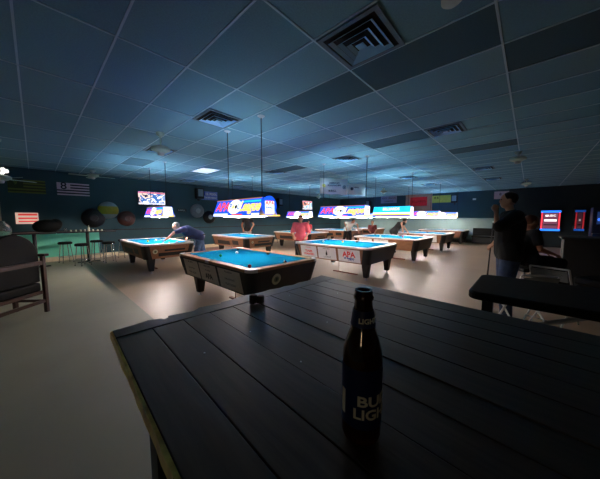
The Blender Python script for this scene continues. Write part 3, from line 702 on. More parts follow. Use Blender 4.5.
for i, x in enumerate((.78, .9, 1.02, 1.12, 1.22, 1.33, 1.45, 1.56)):
    bm = B(); lathe(bm, [(0, 0), (.022, 0), (.024, .045), (.012, .06), (0, .06)] if i != 4 else [(0, 0), (.03, 0), (.03, .1), (.012, .16), (.012, .2), (0, .2)], n=14)
    tag(obj('tea_light', bm, CND, smooth=True, loc=(x, 10.75, 1.06)), TL[i], 'tea light', 'pale tea lights on the long high table')
def stool_proto():
    t = thing('bar_stool', '', 'stool', (0, 0, 0))
    bm = B(); lathe(bm, [(0, .62), (.17, .62), (.185, .64), (.185, .675), (.16, .70), (0, .705)], n=28); obj('seat', bm, BLKVINYL, t, smooth=True)
    for k in range(4):
        a = PI / 4 + k * PI / 2; bm = B(); tube(bm, (.13 * math.cos(a), .13 * math.sin(a), .63), (.2 * math.cos(a), .2 * math.sin(a), .01), .012)
        lg = obj('leg', bm, CHROME, t); bm = B(); tube(bm, (.2 * math.cos(a), .2 * math.sin(a), 0), (.2 * math.cos(a), .2 * math.sin(a), .02), .017); obj('rubber_foot', bm, BLKPLAST, lg)
    bm = B(); n = 24; R = .183
    path(bm, [(R * math.cos(2 * PI * k / n), R * math.sin(2 * PI * k / n), .2) for k in range(n + 1)], .008, 8); obj('foot_ring', bm, CHROME, t, smooth=True)
    return t
sp_ = stool_proto()
STOOLS = [(.66, 11.45, .3, 'chrome bar stool with black seat, leftmost by the green wainscot'), (.98, 10.35, .5, 'chrome bar stool in front of the high table post, left side'),
 (1.5, 11.55, .2, 'chrome bar stool just right of the high table post'), (1.68, 10.5, .1, 'chrome bar stool at the right end of the long high table'),
 (2.28, 11.3, .6, 'chrome bar stool left of the pool table by the wall'), (4.45, 10.6, .2, 'chrome bar stool behind the man in navy'),
 (6.95, 11.0, .4, 'chrome stool behind the coin pool table, left one'), (7.5, 10.95, .1, 'chrome stool behind the coin pool table, right one'),
 (10.1, 11.3, .1, 'chrome stool by the left wall near the small television')]
for i, (x, y, r, lb) in enumerate(STOOLS):
    o = sp_ if i == 0 else copytree(sp_)
    o.location = (x, y, 0); o.rotation_euler = (0, 0, r); tag(o, lb, 'stool', 'chrome bar stools along the left wall')

# wooden arch-back chair at the left edge
def arch_chair():
    t = thing('wooden_armchair', 'large dark red-brown wooden chair with arched black back at the left edge', 'chair', (-.36, 5.50, 0), math.radians(45))
    hw = .36
    for sx in (-1, 1):
        for y in (-.22, .26):
            bm = B(); box(bm, (sx * hw, y, .30), (.05, .05, .60)); 
            if y < 0: box(bm, (sx * hw, y, .72), (.05, .05, .36))
            obj('leg', bm, CHAIRWOOD, t, bevel=.006)
        bm = B(); box(bm, (sx * hw, 0.0, .92), (.08, .58, .04)); obj('armrest', bm, CHAIRWOOD, t, bevel=.01)
        bm = B(); box(bm, (sx * hw, .26, .75), (.045, .045, .3)); obj('arm_post', bm, CHAIRWOOD, t)
        bm = B(); box(bm, (sx * hw, .02, .18), (.03, .44, .04)); obj('stretcher', bm, CHAIRWOOD, t)
    bm = B(); box(bm, (0, -.22, .19), (.67, .03, .05)); obj('stretcher', bm, CHAIRWOOD, t)
    bm = B(); box(bm, (0, -.22, .80), (.67, .04, .06)); obj('back_crossbar', bm, CHAIRWOOD, t)
    bm = B(); box(bm, (0, .02, .42), (.66, .44, .14)); obj('seat', bm, BLKVINYL, t, bevel=.03)
    bm = B(); box(bm, (0, .02, .33), (.67, .46, .05)); obj('seat_frame', bm, CHAIRWOOD, t)
    bm = B(); pl = [(-.33, .5)] + [(.33, .5)] + [(.33 * math.cos(a), .92 + .34 * math.sin(a)) for a in [k * PI / 16 for k in range(17)]]
    prism(bm, pl, 0, .06, Matrix.Translation((0, -.13, 0)) @ Matrix.Rotation(PI / 2, 4, 'X')); obj('backrest', bm, BLKVINYL, t, bevel=.015)
    return t
arch_chair()
pub_table('small dark high table at the left edge carrying the glass globe', -.6, 7.3, 1.12, .55, .55)
bm = B(); lathe(bm, [(0, 0), (.08, 0), (.16, .06), (.185, .15), (.16, .24), (.1, .3), (.11, .32), (.104, .32), (.093, .3), (.153, .235), (.177, .15), (.152, .066), (.07, .008), (0, .008)], n=32)
tag(obj('glass_globe', bm, GLASS, smooth=True, loc=(-.48, 7.25, 1.12)), 'round clear glass globe bowl at the left edge, above the arched chair', 'glass bowl')

# ------------------------------------------------------------------ right side: back wall benches, bar counter, jukebox
def bench(label, x, y, L, m=BLKVINYL):
    t = thing('booth_bench', label, 'bench', (x, y, 0), 0, 'black benches along the back wall')
    bm = B(); box(bm, (0, 0, .42), (.5, L, .1)); obj('seat', bm, m, t, bevel=.02)
    bm = B(); box(bm, (.2, 0, .68), (.1, L, .46)); obj('backrest', bm, m, t, bevel=.02)
    bm = B(); box(bm, (.02, 0, .2), (.42, L - .06, .34)); obj('base', bm, BLACKP, t)
bench('black bench against the back wall just right of the farthest near-row table', 17.6, 1.7, 1.5); bench('black bench against the back wall behind the standing man', 17.6, .3, 1.0)
def jukebox(label, x, y, z, w_, h_, s=1.0):
    t = thing('jukebox', label, 'jukebox', (x, y, z))
    bm = B(); box(bm, (-.09, 0, 0), (.18, w_ + .06, h_ + .06)); obj('cabinet', bm, BLKPLAST, t, bevel=.02)
    Bl = emi('neon blue', (.02, .2, 1), 1.6 * s); Rd = emi('neon red', (1, .05, .08), 1.4 * s); Sc = emi('jukebox screen', (.22, .07, .12), .8 * s)
    for z_ in (h_ / 2 - .05, -h_ / 2 + .05):
        bm = B(); box(bm, (-.19, 0, z_), (.03, w_, .1)); obj('blue_light_bar', bm, Bl, t, bevel=.01)
    for y_ in (w_ / 2 - .05, -w_ / 2 + .05):
        bm = B(); box(bm, (-.19, y_, 0), (.03, .055, h_ - .2)); obj('red_light_bar', bm, Rd, t, bevel=.01)
    bm = B(); box(bm, (-.185, 0, 0), (.02, w_ - .2, h_ - .24)); sc = obj('screen', bm, Sc, t)
    bm = B(); box(bm, (-.197, 0, .02), (.004, w_ - .28, .1)); obj('title_strip', bm, emi('white strip', (1, .9, .9), 1.6 * s), sc)
    bm = B(); box(bm, (-.197, 0, -h_ * .2), (.004, w_ - .24, .05)); obj('button_strip', bm, BLKPLAST, sc)
    if s == 1.0: text('lettering', 'MUSIC', .13, MATS['white strip'], face_negX(-.198, 0, h_ * .25), sc, .001, bold=.003)
jukebox('jukebox with blue and red neon frame glowing on the dark back wall', X1 - .03, -.76, 1.36, .72, 1.02)
jukebox('dim neon shape standing in for a reflection, right of the glowing jukebox', X1 - .03, -1.75, 1.38, .34, 1.0, .13)  # dim neon copy built in place of a blurred reflection
# bar counter on right
t = thing('bar_counter', 'long black bar counter at the right edge behind the seated person', 'counter', (8.0, -1.52, 0))
bm = B(); box(bm, (0, 0, 1.07), (.8, 2.0, .05)); obj('countertop', bm, BLACKP, t, bevel=.01)
bm = B(); box(bm, (.05, 0, .52), (.6, 1.9, 1.04)); obj('front_panel', bm, BLACKP, t)
# arcade cabinet with small lights
t = thing('arcade_cabinet', 'dark navy game cabinet with small white and blue lights at right edge', 'arcade cabinet', (12.6, -1.85, 0))
bm = B(); box(bm, (0, 0, .5), (.7, .7, 1.0)); box(bm, (.12, 0, 1.4), (.46, .7, .9)); obj('cabinet', bm, mat('navy laminate', rgb(22, 30, 62), .4, noise=.1), t, bevel=.02)
bm = B(); box(bm, (-.115, 0, 1.5), (.02, .5, .4)); sc = obj('screen', bm, emi('dim navy screen', (.02, .05, .18), .5), t)
bm = B(); ell(bm, (-.13, .1, 1.6), (.02, .05, .09)); obj('white_light', bm, emi('arcade white', (.7, .85, 1), .9), sc, smooth=True)
bm = B(); ell(bm, (-.13, .2, 1.45), (.02, .04, .05)); obj('blue_light', bm, emi('arcade blue', (.05, .2, 1), 1), sc, smooth=True)

# neighbouring black bar-height table on the right
t = thing('bar_table', 'black high bar table with rounded corner at right, beyond the plank table', 'table', (2.13, -.62, 0))
bm = B(); pl = []
for cx_, cy_, a0 in ((.26, .82, 0), (-.26, .82, PI / 2), (-.26, -.9, PI), (.26, -.9, 1.5 * PI)):
    for k in range(6): a = a0 + k * PI / 10; pl.append((cx_ + .06 * math.cos(a), cy_ + .06 * math.sin(a)))
prism(bm, pl, 1.0, 1.05); obj('tabletop', bm, BLKVINYL, t, bevel=.012)
for y in (.8, -.7):
    bm = B(); box(bm, (-.02, y, .52), (.06, .06, .96)); obj('post', bm, BLACKP, t)
    bm = B(); box(bm, (.06, y, .02), (.5, .07, .04)); obj('base_foot', bm, BLACKP, t)
bm = B(); tube(bm, (-.02, .8, .7), (-.02, .25, .985), .015); obj('brace', bm, STEEL, t)
bm = B(); box(bm, (-.02, .05, .25), (.04, 1.44, .05)); obj('foot_rail', bm, BLACKP, t)

def folding_chair(label, x, y, rz, m=None):
    t = thing('folding_chair', label, 'chair', (x, y, 0), rz, 'metal folding chairs beyond the black bar table')
    m = m or WHITE
    for sx in (-1, 1):
        bm = B(); path(bm, [(sx * .21, -.25, .01), (sx * .21, .02, .45), (sx * .2, .2, .82)], .012); obj('back_frame_leg', bm, m, t, smooth=True)
        bm = B(); path(bm, [(sx * .19, .3, .01), (sx * .19, -.2, .43)], .012); obj('front_leg', bm, m, t, smooth=True)
    bm = B(); tube(bm, (-.2, .2, .82), (.2, .2, .82), .012); obj('top_tube', bm, m, t)
    for y_, z_ in ((.26, .1), (-.19, .11)): bm = B(); tube(bm, (-.19, y_, z_), (.19, y_, z_), .009); obj('cross_tube', bm, m, t)
    bm = B(); box(bm, (0, -.02, .45), (.38, .38, .02)); obj('seat', bm, mat('pale grey seat', rgb(135, 140, 138), .5, noise=.06) if 'pale grey seat' not in MATS else MATS['pale grey seat'], t, bevel=.008)
    bm = B(); box(bm, (0, .185, .72), (.38, .015, .16), rot=(-.4, 0, 0)); obj('backrest', bm, MATS['pale grey seat'], t, bevel=.005)
folding_chair('metal folding chair behind the legs of the standing man', 4.2, -.02, 2.2)
folding_chair('metal folding chair with pale seat farther right behind the bar table', 4.95, -.3, 1.2)
def lounge(label, x, y, rz):
    t = thing('high_back_chair', label, 'chair', (x, y, 0), rz, 'black high-back chairs at the right edge')
    bm = B(); box(bm, (0, 0, .6), (.5, .48, .12)); obj('seat', bm, BLKVINYL, t, bevel=.04)
    bm = B(); box(bm, (0, .22, .95), (.5, .09, .68), rot=(-.08, 0, 0)); obj('backrest', bm, BLKVINYL, t, bevel=.04)
    for sx in (-1, 1):
        for y_ in (-.2, .2): bm = B(); box(bm, (sx * .21, y_, .27), (.045, .045, .54)); obj('leg', bm, BLACKP, t)
lounge('tall black padded chair at the right edge beyond the bar table', 5.35, -.85, 2.4)
lounge('second black padded chair behind the tall one at the right edge', 6.2, -1.3, 1.2)

# ------------------------------------------------------------------ people
def capsule(bm, a, b2, r0, r1=None, n=14):
    r1 = r0 if r1 is None else r1
    tube(bm, a, b2, r0, r1, n); ell(bm, a, (r0,) * 3, n); ell(bm, b2, (r1,) * 3, n)
def skinned(name, bm, m, parent, vox=.012, smooth=3):
    me = bpy.data.meshes.new('tmp'); bm.to_mesh(me); bm.free()
    o = bpy.data.objects.new('tmp', me); COL.objects.link(o)
    r = o.modifiers.new('r', 'REMESH'); r.mode = 'VOXEL'; r.voxel_size = vox; r.use_smooth_shade = True
    s = o.modifiers.new('s', 'SMOOTH'); s.factor = .5; s.iterations = smooth
    dg = bpy.context.evaluated_depsgraph_get(); dg.update()
    me2 = bpy.data.meshes.new_from_object(o.evaluated_get(dg)); me2.name = name
    bpy.data.objects.remove(o); bpy.data.meshes.remove(me)
    me2.materials.clear(); me2.materials.append(m)
    for p in me2.polygons: p.use_smooth = True
    q = bpy.data.objects.new(name, me2); COL.objects.link(q); q.parent = parent
    return q
V = Vector
def person(label, loc, rz, J, shirt, pants, skin=SKIN, hair=HAIRD, shoes=BLKPLAST, face=(0, 1, 0), up=(0, 0, 1), longhair=False, sleeve=.6, vox=.014, cap=None, group=None, bulk=1.0):
    t = thing('person', label, 'person', loc, rz, group)
    d = dict(pelvis=(0, 0, .95), waist=(0, 0, 1.08), chest=(0, 0, 1.3), neck=(0, 0, 1.48), head=(0, .02, 1.62),
             shl=(-.18, 0, 1.42), shr=(.18, 0, 1.42), ell=(-.24, -.02, 1.14), elr=(.24, -.02, 1.14), wrl=(-.25, .08, .9), wrr=(.25, .08, .9),
             hil=(-.09, 0, .92), hir=(.09, 0, .92), knl=(-.1, .02, .5), knr=(.1, .02, .5), anl=(-.11, 0, .09), anr=(.11, 0, .09), tol=(-.12, .17, .035), tor=(.12, .17, .035))
    d.update(J); P = {k: V(v) for k, v in d.items()}
    f_ = V(face).normalized(); up = V(up); rt = f_.cross(up).normalized(); up = rt.cross(f_).normalized()
    Rm = Matrix((rt, f_, up)).transposed()
    er = Rm.to_euler()
    bm = B()
    capsule(bm, P['pelvis'], P['waist'], .125, .115); capsule(bm, P['waist'], P['chest'], .115, .13)
    capsule(bm, P['chest'], P['neck'] - (P['neck'] - P['chest']).normalized() * .05, .125, .07); capsule(bm, P['neck'] - (P['neck'] - P['chest']).normalized() * .05, P['head'] - up * .04, .052)
    for s in 'lr':
        capsule(bm, P['chest'] + (P['neck'] - P['chest']) * .5, P['sh' + s], .07, .06)
        capsule(bm, P['sh' + s], P['el' + s], .052, .04); capsule(bm, P['el' + s], P['wr' + s], .04, .026)
        capsule(bm, P['hi' + s], P['kn' + s], .085, .055); capsule(bm, P['kn' + s], P['an' + s], .055, .036); capsule(bm, P['an' + s], P['to' + s], .035, .03)
        # hand: palm, four fingers and a thumb
        w_ = P['wr' + s]; dr = (w_ - P['el' + s]).normalized(); sd = dr.cross(V((0, 0, 1)));
        sd = sd.normalized() if sd.length > .1 else V((1, 0, 0)); nr = sd.cross(dr).normalized()
        for k in range(4): capsule(bm, w_ + sd * (k - 1.5) * .008, w_ + dr * .085 + sd * (k - 1.5) * .019, .015, .011, 8)
        for k, fl in enumerate((.066, .076, .07, .055)):
            b0 = w_ + dr * .085 + sd * (k - 1.5) * .021; b1 = b0 + dr * fl * .55 - nr * .008; b2_ = b1 + dr * fl * .4 - nr * .022
            capsule(bm, b0, b1, .0095, .009, 8); capsule(bm, b1, b2_, .009, .0075, 8)
        b0 = w_ + dr * .025 - sd * .022; b1 = b0 + dr * .04 - sd * .03; capsule(bm, b0, b1, .012, .0105, 8); capsule(bm, b1, b1 + dr * .032 - nr * .008, .0105, .009, 8)
    H_ = P['head']
    ell(bm, H_ + up * .015, (.075, .095, .105), 20, rot=er); ell(bm, H_ + f_ * .025 - up * .055, (.055, .06, .055), 14, rot=er)
    capsule(bm, H_ + f_ * .09 + up * .015, H_ + f_ * .099 - up * .014, .008, .012, 8)
    for sx in (-1, 1): ell(bm, H_ + rt * sx * .077 - up * .002, (.012, .022, .032), 10, rot=er)
    capsule(bm, H_ + f_ * .085 - up * .052 - rt * .018, H_ + f_ * .085 - up * .052 + rt * .018, .008, .008, 8)
    body = skinned('body', bm, skin, t, vox * .75 if vox > .01 else vox, 2)
    for sx in (-1, 1):
        bm = B(); ell(bm, H_ + f_ * .088 + rt * sx * .03 + up * .018, (.012, .008, .008), 10, rot=er); obj('eye', bm, INKBLACK, body, smooth=True)
    # hair
    bm = B(); ell(bm, H_ + up * .035 - f_ * .018, (.084, .098, .098), 18, rot=er)
    if longhair: capsule(bm, H_ - f_ * .05, H_ - f_ * .07 - up * .17, .07, .05)
    if not cap: skinned('hair', bm, hair, t, .012, 2)
    else:
        skinned('hair', bm, hair, t, .012, 2)
        bm = B(); ell(bm, H_ + up * .055 - f_ * .01, (.092, .108, .088), 18, rot=er); ell(bm, H_ + up * .06 + f_ * .12, (.07, .075, .012), 14, rot=er); skinned('cap', bm, cap, t, .01, 2)
    # clothes
    def kap(b_, p, q, r0, r1=None): capsule(b_, p, q, r0 * bulk, None if r1 is None else r1 * bulk)
    bm = B(); hipz = P['pelvis']
    kap(bm, P['pelvis'] + (P['waist'] - P['pelvis']) * .1, P['waist'], .15, .142); kap(bm, P['waist'], P['chest'], .142, .152)
    kap(bm, P['chest'], P['neck'] - (P['neck'] - P['chest']).normalized() * .07, .148, .085)
    for s in 'lr':
        kap(bm, P['chest'] + (P['neck'] - P['chest']) * .45, P['sh' + s], .088, .078)
        kap(bm, P['sh' + s], P['sh' + s] + (P['el' + s] - P['sh' + s]) * min(1, sleeve), .074, .066)
        if sleeve > 1: kap(bm, P['el' + s], P['wr' + s], .056, .042)
        kap(bm, P['waist'], P['hi' + s] + V((0, 0, .01)), .132, .130)
    skinned('shirt', bm, shirt, t, .015, 3)
    bm = B(); kap(bm, P['hil'], P['hir'], .115)
    for s in 'lr': kap(bm, P['hi' + s], P['kn' + s], .108, .078); kap(bm, P['kn' + s], P['an' + s], .076, .062)
    skinned('trousers', bm, pants, t, .015, 3)
    for s in 'lr':
        bm = B(); a = P['an' + s]; to = P['to' + s]; capsule(bm, a + V((0, 0, -.03)), to, .05, .042); dd = (to - a); dd.z = 0; dd = dd.normalized() if dd.length else V((0, 1, 0))
        skinned('shoe', bm, shoes, t, .012, 2)
    return t
def cue(label, a, b2, m=None, sm=None):
    t = thing('pool_cue', label, 'pool cue', a); d = V(b2) - V(a)
    bm = B(); tube(bm, (0, 0, 0), d * .45, .014, .011); obj('butt', bm, mat('cue butt', rgb(50, 30, 26), .3, noise=.1) if 'cue butt' not in MATS else MATS['cue butt'], t, smooth=True)
    bm = B(); tube(bm, d * .45, d * .985, .0105, .0065); obj('shaft', bm, sm or (mat('cue shaft maple', rgb(200, 160, 115), .3, noise=.06) if 'cue shaft maple' not in MATS else MATS['cue shaft maple']), t, smooth=True)
    bm = B(); tube(bm, d * .985, d, .0068, .0065); obj('tip', bm, WHITE, t)
    return t
def bow(lean=1.15, hx=0, reach=.62, hz=-.12):   # joints of a player bent over the table, facing +Y
    c, s = math.cos(lean), math.sin(lean)
    def up_(l, side=0, f=0): return (side, s * l + f, .93 + c * l)
    return dict(pelvis=(0, -.02, .93), waist=up_(.16), chest=up_(.38), neck=up_(.56), head=(0, s * .56 + .15, .93 + c * .56 + .06),
                shl=up_(.5, -.17), shr=up_(.5, .17), ell=(-.2, s * .5 + .27, .93 + c * .5 - .08), wrl=(-.12, s * .5 + .5, .86),
                elr=(.27, s * .5 - .22, .93 + c * .5 + .02), wrr=(.24, s * .5 - .12, .93 + c * .5 - .24),
                hil=(-.1, 0, .9), hir=(.1, -.02, .9), knl=(-.12, .1, .5), knr=(.13, -.1, .5), anl=(-.13, .02, .09), anr=(.16, -.22, .09), tol=(-.14, .18, .035), tor=(.18, -.06, .035))
person('grey-haired man in navy shirt and jeans leaning over the leftmost pool table', (3.52, 7.62, 0), math.radians(74), bow(1.1), NAVY, DENIM, bulk=1.15, hair=HAIRG, face=(0, .9, -.25), up=(0, .3, 1), sleeve=.75)
cue('pool cue held by the man in navy over the leftmost pool table', (3.6, 7.38, .99), (2.35, 8.0, .84))
person('person in a coral pink shirt standing behind the second pool table', (6.0, 5.55, 0), math.radians(128), dict(head=(0, .07, 1.46), neck=(0, .02, 1.34), chest=(0, 0, 1.17), waist=(0, 0, .98), pelvis=(0, 0, .86), shl=(-.19, 0, 1.28), shr=(.19, 0, 1.28), ell=(-.27, 0, 1.03), elr=(.27, 0, 1.03), wrl=(-.2, .18, .9), wrr=(.2, .18, .9), hil=(-.1, 0, .84), hir=(.1, 0, .84), knl=(-.1, .02, .46), knr=(.1, .02, .46)), PINK, BLKC, bulk=1.12, hair=HAIRD, face=(0, 1, -.35), longhair=True, sleeve=.95)
person('dark-clothed person with bare arms standing behind the coin pool table', (7.1, 10.1, 0), math.radians(128), dict(wrl=(-.2, .12, .95), wrr=(.2, .12, .95), ell=(-.3, -.03, 1.16), elr=(.3, -.03, 1.16)), BLKC, GREYC, skin=SKIN2, sleeve=.35)
person('person in a white shirt bending over the table under the banner lamp', (11.3, 7.05, 0), math.radians(150), bow(.9), WHITEC, BLKC, skin=SKIN2, hair=HAIRD, face=(0, .8, -.4))
person('dark-dressed player stretching an arm over the fourth near-row table', (10.75, 4.35, 0), math.radians(-118), bow(.85), BLKC, BLKC, skin=SKIN, hair=HAIRD, face=(0, 1, -.1))
SEAT = dict(pelvis=(0, 0, .55), waist=(0, 0, .68), chest=(0, 0, .9), neck=(0, 0, 1.07), head=(0, .03, 1.21), shl=(-.18, 0, 1.02), shr=(.18, 0, 1.02), ell=(-.22, .05, .76), elr=(.22, .05, .76), wrl=(-.15, .28, .68), wrr=(.15, .28, .68),
            hil=(-.1, .03, .53), hir=(.1, .03, .53), knl=(-.12, .43, .53), knr=(.12, .43, .53), anl=(-.12, .42, .09), anr=(.12, .42, .09), tol=(-.12, .58, .035), tor=(.12, .58, .035))
REDC = mat('red cotton', rgb(190, 60, 66), .85, noise=.1)
person('small far person in red sitting beyond the tables near the back corner', (11.9, 9.0 + 1.35, 0), math.radians(150), SEAT, REDC, BLKC, skin=SKIN2, hair=HAIRD)
person('person with auburn hair sitting far back beside the banner lamp', (13.9, 6.95, 0), math.radians(120), SEAT, mat('maroon cotton', rgb(100, 40, 40), .85, noise=.1), BLKC, skin=SKIN2, hair=HAIRR, longhair=True)
SEATH = {k: (v[0], v[1], v[2] + (.22 if v[2] > .3 else 0)) for k, v in SEAT.items()}
SEATH.update(anl=(-.12, .36, .22), anr=(.12, .36, .22), tol=(-.12, .5, .17), tor=(.12, .5, .17))
def simple_chair(label, x, y, rz, h=.43):
    t = thing('cushioned_chair', label, 'chair', (x, y, 0), rz)
    bm = B(); box(bm, (0, .06, h - .05), (.42, .42, .06)); obj('seat', bm, BLKVINYL, t, bevel=.01)
    bm = B(); box(bm, (0, -.19, h + .25), (.42, .03, .4)); obj('backrest', bm, BLKVINYL, t, bevel=.01)
    for sx in (-1, 1):
        for y_ in (-.12, .24): bm = B(); tube(bm, (sx * .18, y_, 0), (sx * .18, y_, h - .07), .014); obj('leg', bm, STEEL, t)
simple_chair('black chair under the far person in red', 11.9, 10.35, math.radians(150)); simple_chair('black chair under the person with auburn hair', 13.9, 6.95, math.radians(120))
simple_chair('tall black chair of the seated person at right', 5.9, .0, math.radians(-150), .65)
person('dark-clothed person seated at right behind the standing man, bare forearms', (5.9, .0, 0), math.radians(-150), SEATH, BLKC, BLKC, skin=SKIN2, hair=HAIRR, sleeve=.6)
# standing man, side-on
man = dict(head=(0, .05, 1.75), neck=(0, .0, 1.6), chest=(0, 0, 1.4), waist=(0, .02, 1.15), pelvis=(0, 0, 1.0), shl=(-.2, 0, 1.52), shr=(.2, 0, 1.52),
           ell=(-.25, .22, 1.36), wrl=(-.12, .21, 1.58), elr=(.27, .0, 1.25), wrr=(.21, .13, 1.12), hil=(-.1, 0, .97), hir=(.1, 0, .97), knl=(-.12, .05, .52), knr=(.12, .0, .52), anl=(-.14, .02, .09), anr=(.14, -.06, .09), tol=(-.15, .2, .035), tor=(.16, .12, .035))
person('tall man in black shirt, cap and jeans standing at right with a raised hand', (4.75, .2, 0), math.radians(18), man, BLKC, mat('dark denim', rgb(52, 66, 92), .85, noise=.25, nscale=14), bulk=1.2, skin=SKIN, hair=HAIRD, shoes=SHOEW, sleeve=.9, vox=.010)
cue('upright dark pool cue standing in front of the tall man', (4.84, .46, 0.0), (4.92, .42, 1.45), sm=BLKPLAST)
bm = B(); tube(bm, (5.0, .46, .02), (5.15, .2, 1.0), .012); tag(obj('cleaning_pole', bm, mat('red enamel', rgb(200, 50, 40), .4, noise=.05), smooth=True), 'thin red pole leaning beside the legs of the tall man', 'pole')
bm = B(); tube(bm, (5.08, .5, .02), (5.22, .22, 1.0), .009); tag(obj('cleaning_pole', bm, WHITE, smooth=True), 'thin white pole leaning next to the red pole', 'pole')

# ------------------------------------------------------------------ foreground plank table
ang = math.radians(-2.9); TZ = 1.155
t = thing('plank_table', 'large black painted plank table filling the foreground with a worn golden edge', 'table', (.142, .918, 0), ang)
def plank_mat():
    m = bpy.data.materials.new('black stained planks'); m.use_nodes = True; nt = m.node_tree; p = nt.nodes['Principled BSDF']
    tc = nt.nodes.new('ShaderNodeTexCoord'); mp = nt.nodes.new('ShaderNodeMapping'); mp.inputs['Scale'].default_value = (26, 2.2, 8)
    nt.links.new(tc.outputs['Object'], mp.inputs[0]); n = nt.nodes.new('ShaderNodeTexNoise'); n.inputs['Scale'].default_value = 2.5; n.inputs['Detail'].default_value = 7
    nt.links.new(mp.outputs[0], n.inputs['Vector']); r = nt.nodes.new('ShaderNodeValToRGB')
    r.color_ramp.elements[0].color = (*rgb(44, 34, 28), 1); r.color_ramp.elements[1].color = (*rgb(66, 53, 44), 1); r.color_ramp.elements[0].position = .35; r.color_ramp.elements[1].position = .75
    nt.links.new(n.outputs[0], r.inputs[0]); nt.links.new(r.outputs[0], p.inputs['Base Color'])
    rr = nt.nodes.new('ShaderNodeMapRange'); rr.inputs[3].default_value = .38; rr.inputs[4].default_value = .52; nt.links.new(n.outputs[0], rr.inputs[0]); nt.links.new(rr.outputs[0], p.inputs['Roughness'])
    p.inputs['Specular IOR Level'].default_value = .4
    bp = nt.nodes.new('ShaderNodeBump'); bp.inputs['Strength'].default_value = .18; bp.inputs['Distance'].default_value = .003
    nt.links.new(n.outputs[0], bp.inputs['Height']); nt.links.new(bp.outputs[0], p.inputs['Normal'])
    return m
PLK = plank_mat()
bm = B(); n = 11; pw = 1.02 / n; rnd = random.Random(3)
for i in range(n):
    x0 = i * pw; g = .0008 if i not in (5, 8) else .002
    dz = rnd.uniform(-.001, .001)
    box(bm, (x0 + pw / 2, -.062 - .98, TZ - .016 + dz), (pw - 2 * g, 1.955, .032), rot=(0, rnd.uniform(-.006, .006), 0))
edge = [(0, -.062), (0, 0), (.05, .004), (.099, .015), (.135, .0), (.141, -.013), (.158, -.004), (.16, .008), (.2, .0), (.241, -.008), (.262, .006), (.27, .014), (.32, .004), (.351, -.002), (.36, .01), (.42, .011), (.445, .02), (.469, .024), (.52, .012), (.57, .009), (.61, .016), (.661, .003), (.70, .01), (.751, -.002), (.80, .012), (.861, .004), (.91, .016), (.93, .03), (.97, .028), (1.02, .038), (1.02, -.062)]
prism(bm, edge, TZ - .033, TZ + .0005)
box(bm, (.51, -1.0, TZ - .045), (.96, 1.9, .018))
obj('tabletop', bm, PLK, t, bevel=.0015)
bm = B(); pts = [-.0 - 2.02 * k / 60 for k in range(61)]; rnd = random.Random(5)
vs = []
for y in pts:
    o_ = rnd.uniform(-.0015, .0015); vs.append([bm.verts.new((-.006 + o_, y, TZ - .002)), bm.verts.new((-.008 + o_, y, TZ - .022)), bm.verts.new((.0, y, TZ - .022)), bm.verts.new((.0, y, TZ - .0015))])
for A, C in zip(vs[:-1], vs[1:]):
    for i in range(4): bm.faces.new((A[i], A[(i + 1) % 4], C[(i + 1) % 4], C[i]))
obj('worn_edge_strip', bm, mat('worn golden wood edge', (1, .50, .13), .28, .3, noise=.55, nscale=22), t, smooth=True)
for x in (.1, .92):
    for y in (-.15, -1.85):
        bm = B(); box(bm, (x, y, .552), (.08, .08, 1.1)); obj('leg', bm, BLACKP, t)
for y in (-.15, -1.85):
    bm = B(); box(bm, (.51, y, 1.06), (.74, .03, .08)); obj('apron', bm, BLACKP, t)
for x in (.1, .92):
    bm = B(); box(bm, (x, -1.0, 1.06), (.03, 1.62, .08)); obj('apron', bm, BLACKP, t)
for x, y in ((.30, -.30), (.42, -.20), (.52, -.42), (.30, -.52), (.15, -.32), (.62, -.12), (.8, -.25)):
    bm = B(); tube(bm, (x, y, TZ), (x, y, TZ + .0012), .0022, n=10); obj('nail_head', bm, STEEL, t)
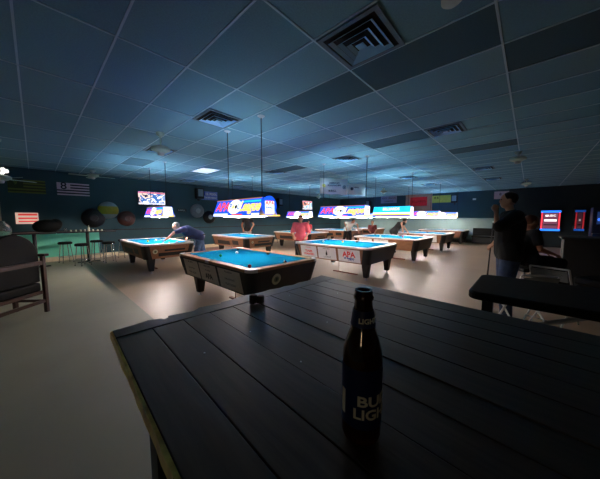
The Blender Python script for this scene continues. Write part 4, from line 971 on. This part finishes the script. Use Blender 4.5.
# bottle
t = thing('beer_bottle', 'brown glass beer bottle with dark blue label standing on the plank table', 'bottle', (.339, .181, TZ + .0005), math.radians(0)); t.scale = (1, 1, 1.025)
prof = [(0, .003), (.022, 0), (.0285, .002), (.0305, .008), (.0305, .128), (.029, .140), (.0245, .155), (.019, .170), (.0158, .185), (.0142, .205), (.0135, .214), (.0152, .2155), (.0155, .2195), (.0138, .222), (.0138, .226), (.0130, .229), (.0098, .229), (.0095, .215), (.0115, .19), (.0150, .172), (.021, .155), (.0262, .138), (.0278, .125), (.0278, .010), (.02, .006), (0, .008)]
bm = B(); lathe(bm, prof, n=48); obj('glass_body', bm, AMBER, t, smooth=True)
def wrap(name, z0, z1, a0, a1, r0, r1, m, parent=t, th=.0004):
    bm = B(); n = 40; A = []
    for i in range(n + 1):
        a = a0 + (a1 - a0) * i / n
        A.append([bm.verts.new(((r0 + e) * math.cos(a), (r0 + e) * math.sin(a), z0)) for e in (0, th)] + [bm.verts.new(((r1 + e) * math.cos(a), (r1 + e) * math.sin(a), z1)) for e in (th, 0)])
    for P_, Q in zip(A[:-1], A[1:]):
        for i in range(4): bm.faces.new((P_[i], P_[(i + 1) % 4], Q[(i + 1) % 4], Q[i]))
    return obj(name, bm, m, parent, smooth=True)
lab = wrap('body_label', .028, .118, 0, 2 * PI, .0307, .0307, LABELB)
nl = wrap('neck_label', .176, .200, 0, 2 * PI, .0190, .0158, LABELB)
cdir = math.atan2(-.178, -.335)          # towards the camera
def curved(s, size, z, a_c, r, m, parent, xs=1.0, rtop=None, zr=1):
    o = text('lettering', s, size, m, Matrix.Identity(4), parent, .0003, bold=size * .025, xs=xs)
    bm = bmesh.new(); bm.from_mesh(o.data)
    bmesh.ops.triangulate(bm, faces=bm.faces[:]); bmesh.ops.subdivide_edges(bm, edges=[e for e in bm.edges if e.calc_length() > .003], cuts=2)
    for v in bm.verts:
        x, y, zz = v.co; rr = r + .0006 + zz - (y * rtop if rtop else 0); a = a_c + x / r; v.co = (rr * math.cos(a), rr * math.sin(a), z + y)
    bm.to_mesh(o.data); bm.free(); return o
ac = cdir + math.radians(42)
curved('BUD', .0215, .071, ac, .0307, LABELW, lab, 1.35); curved('LIGHT', .0215, .051, ac, .0307, LABELW, lab, 1.15)
wrap('label_block', .042, .080, cdir - math.radians(66), cdir - math.radians(50), .0311, .0311, LABELW, lab)
curved('LIGHT', .010, .186, cdir + math.radians(28), .0178, LABELW, nl, 1.1, rtop=.13)
# chalk
CH = mat('dark chalk wrapper', rgb(34, 20, 22), .6, noise=.3, nscale=60)
for i, (x, y, r) in enumerate(((.583, .800, .3), (.607, .784, .5))):
    tt = thing('chalk_cube', ('left' if i == 0 else 'right') + ' one of two small dark chalk cubes on the plank table', 'chalk', (x, y, TZ + .0012), r, 'chalk cubes on the plank table')
    bm = B(); box(bm, (0, 0, .017 - .003 * i), (.023, .023, .034 - .006 * i)); obj('wrapper', bm, CH, tt, bevel=.001)
    bm = B(); box(bm, (0, 0, .0345 - .006 * i), (.019, .019, .002)); obj('chalk_top', bm, mat('dusky red chalk', rgb(70, 34, 36), .9, noise=.1), tt)
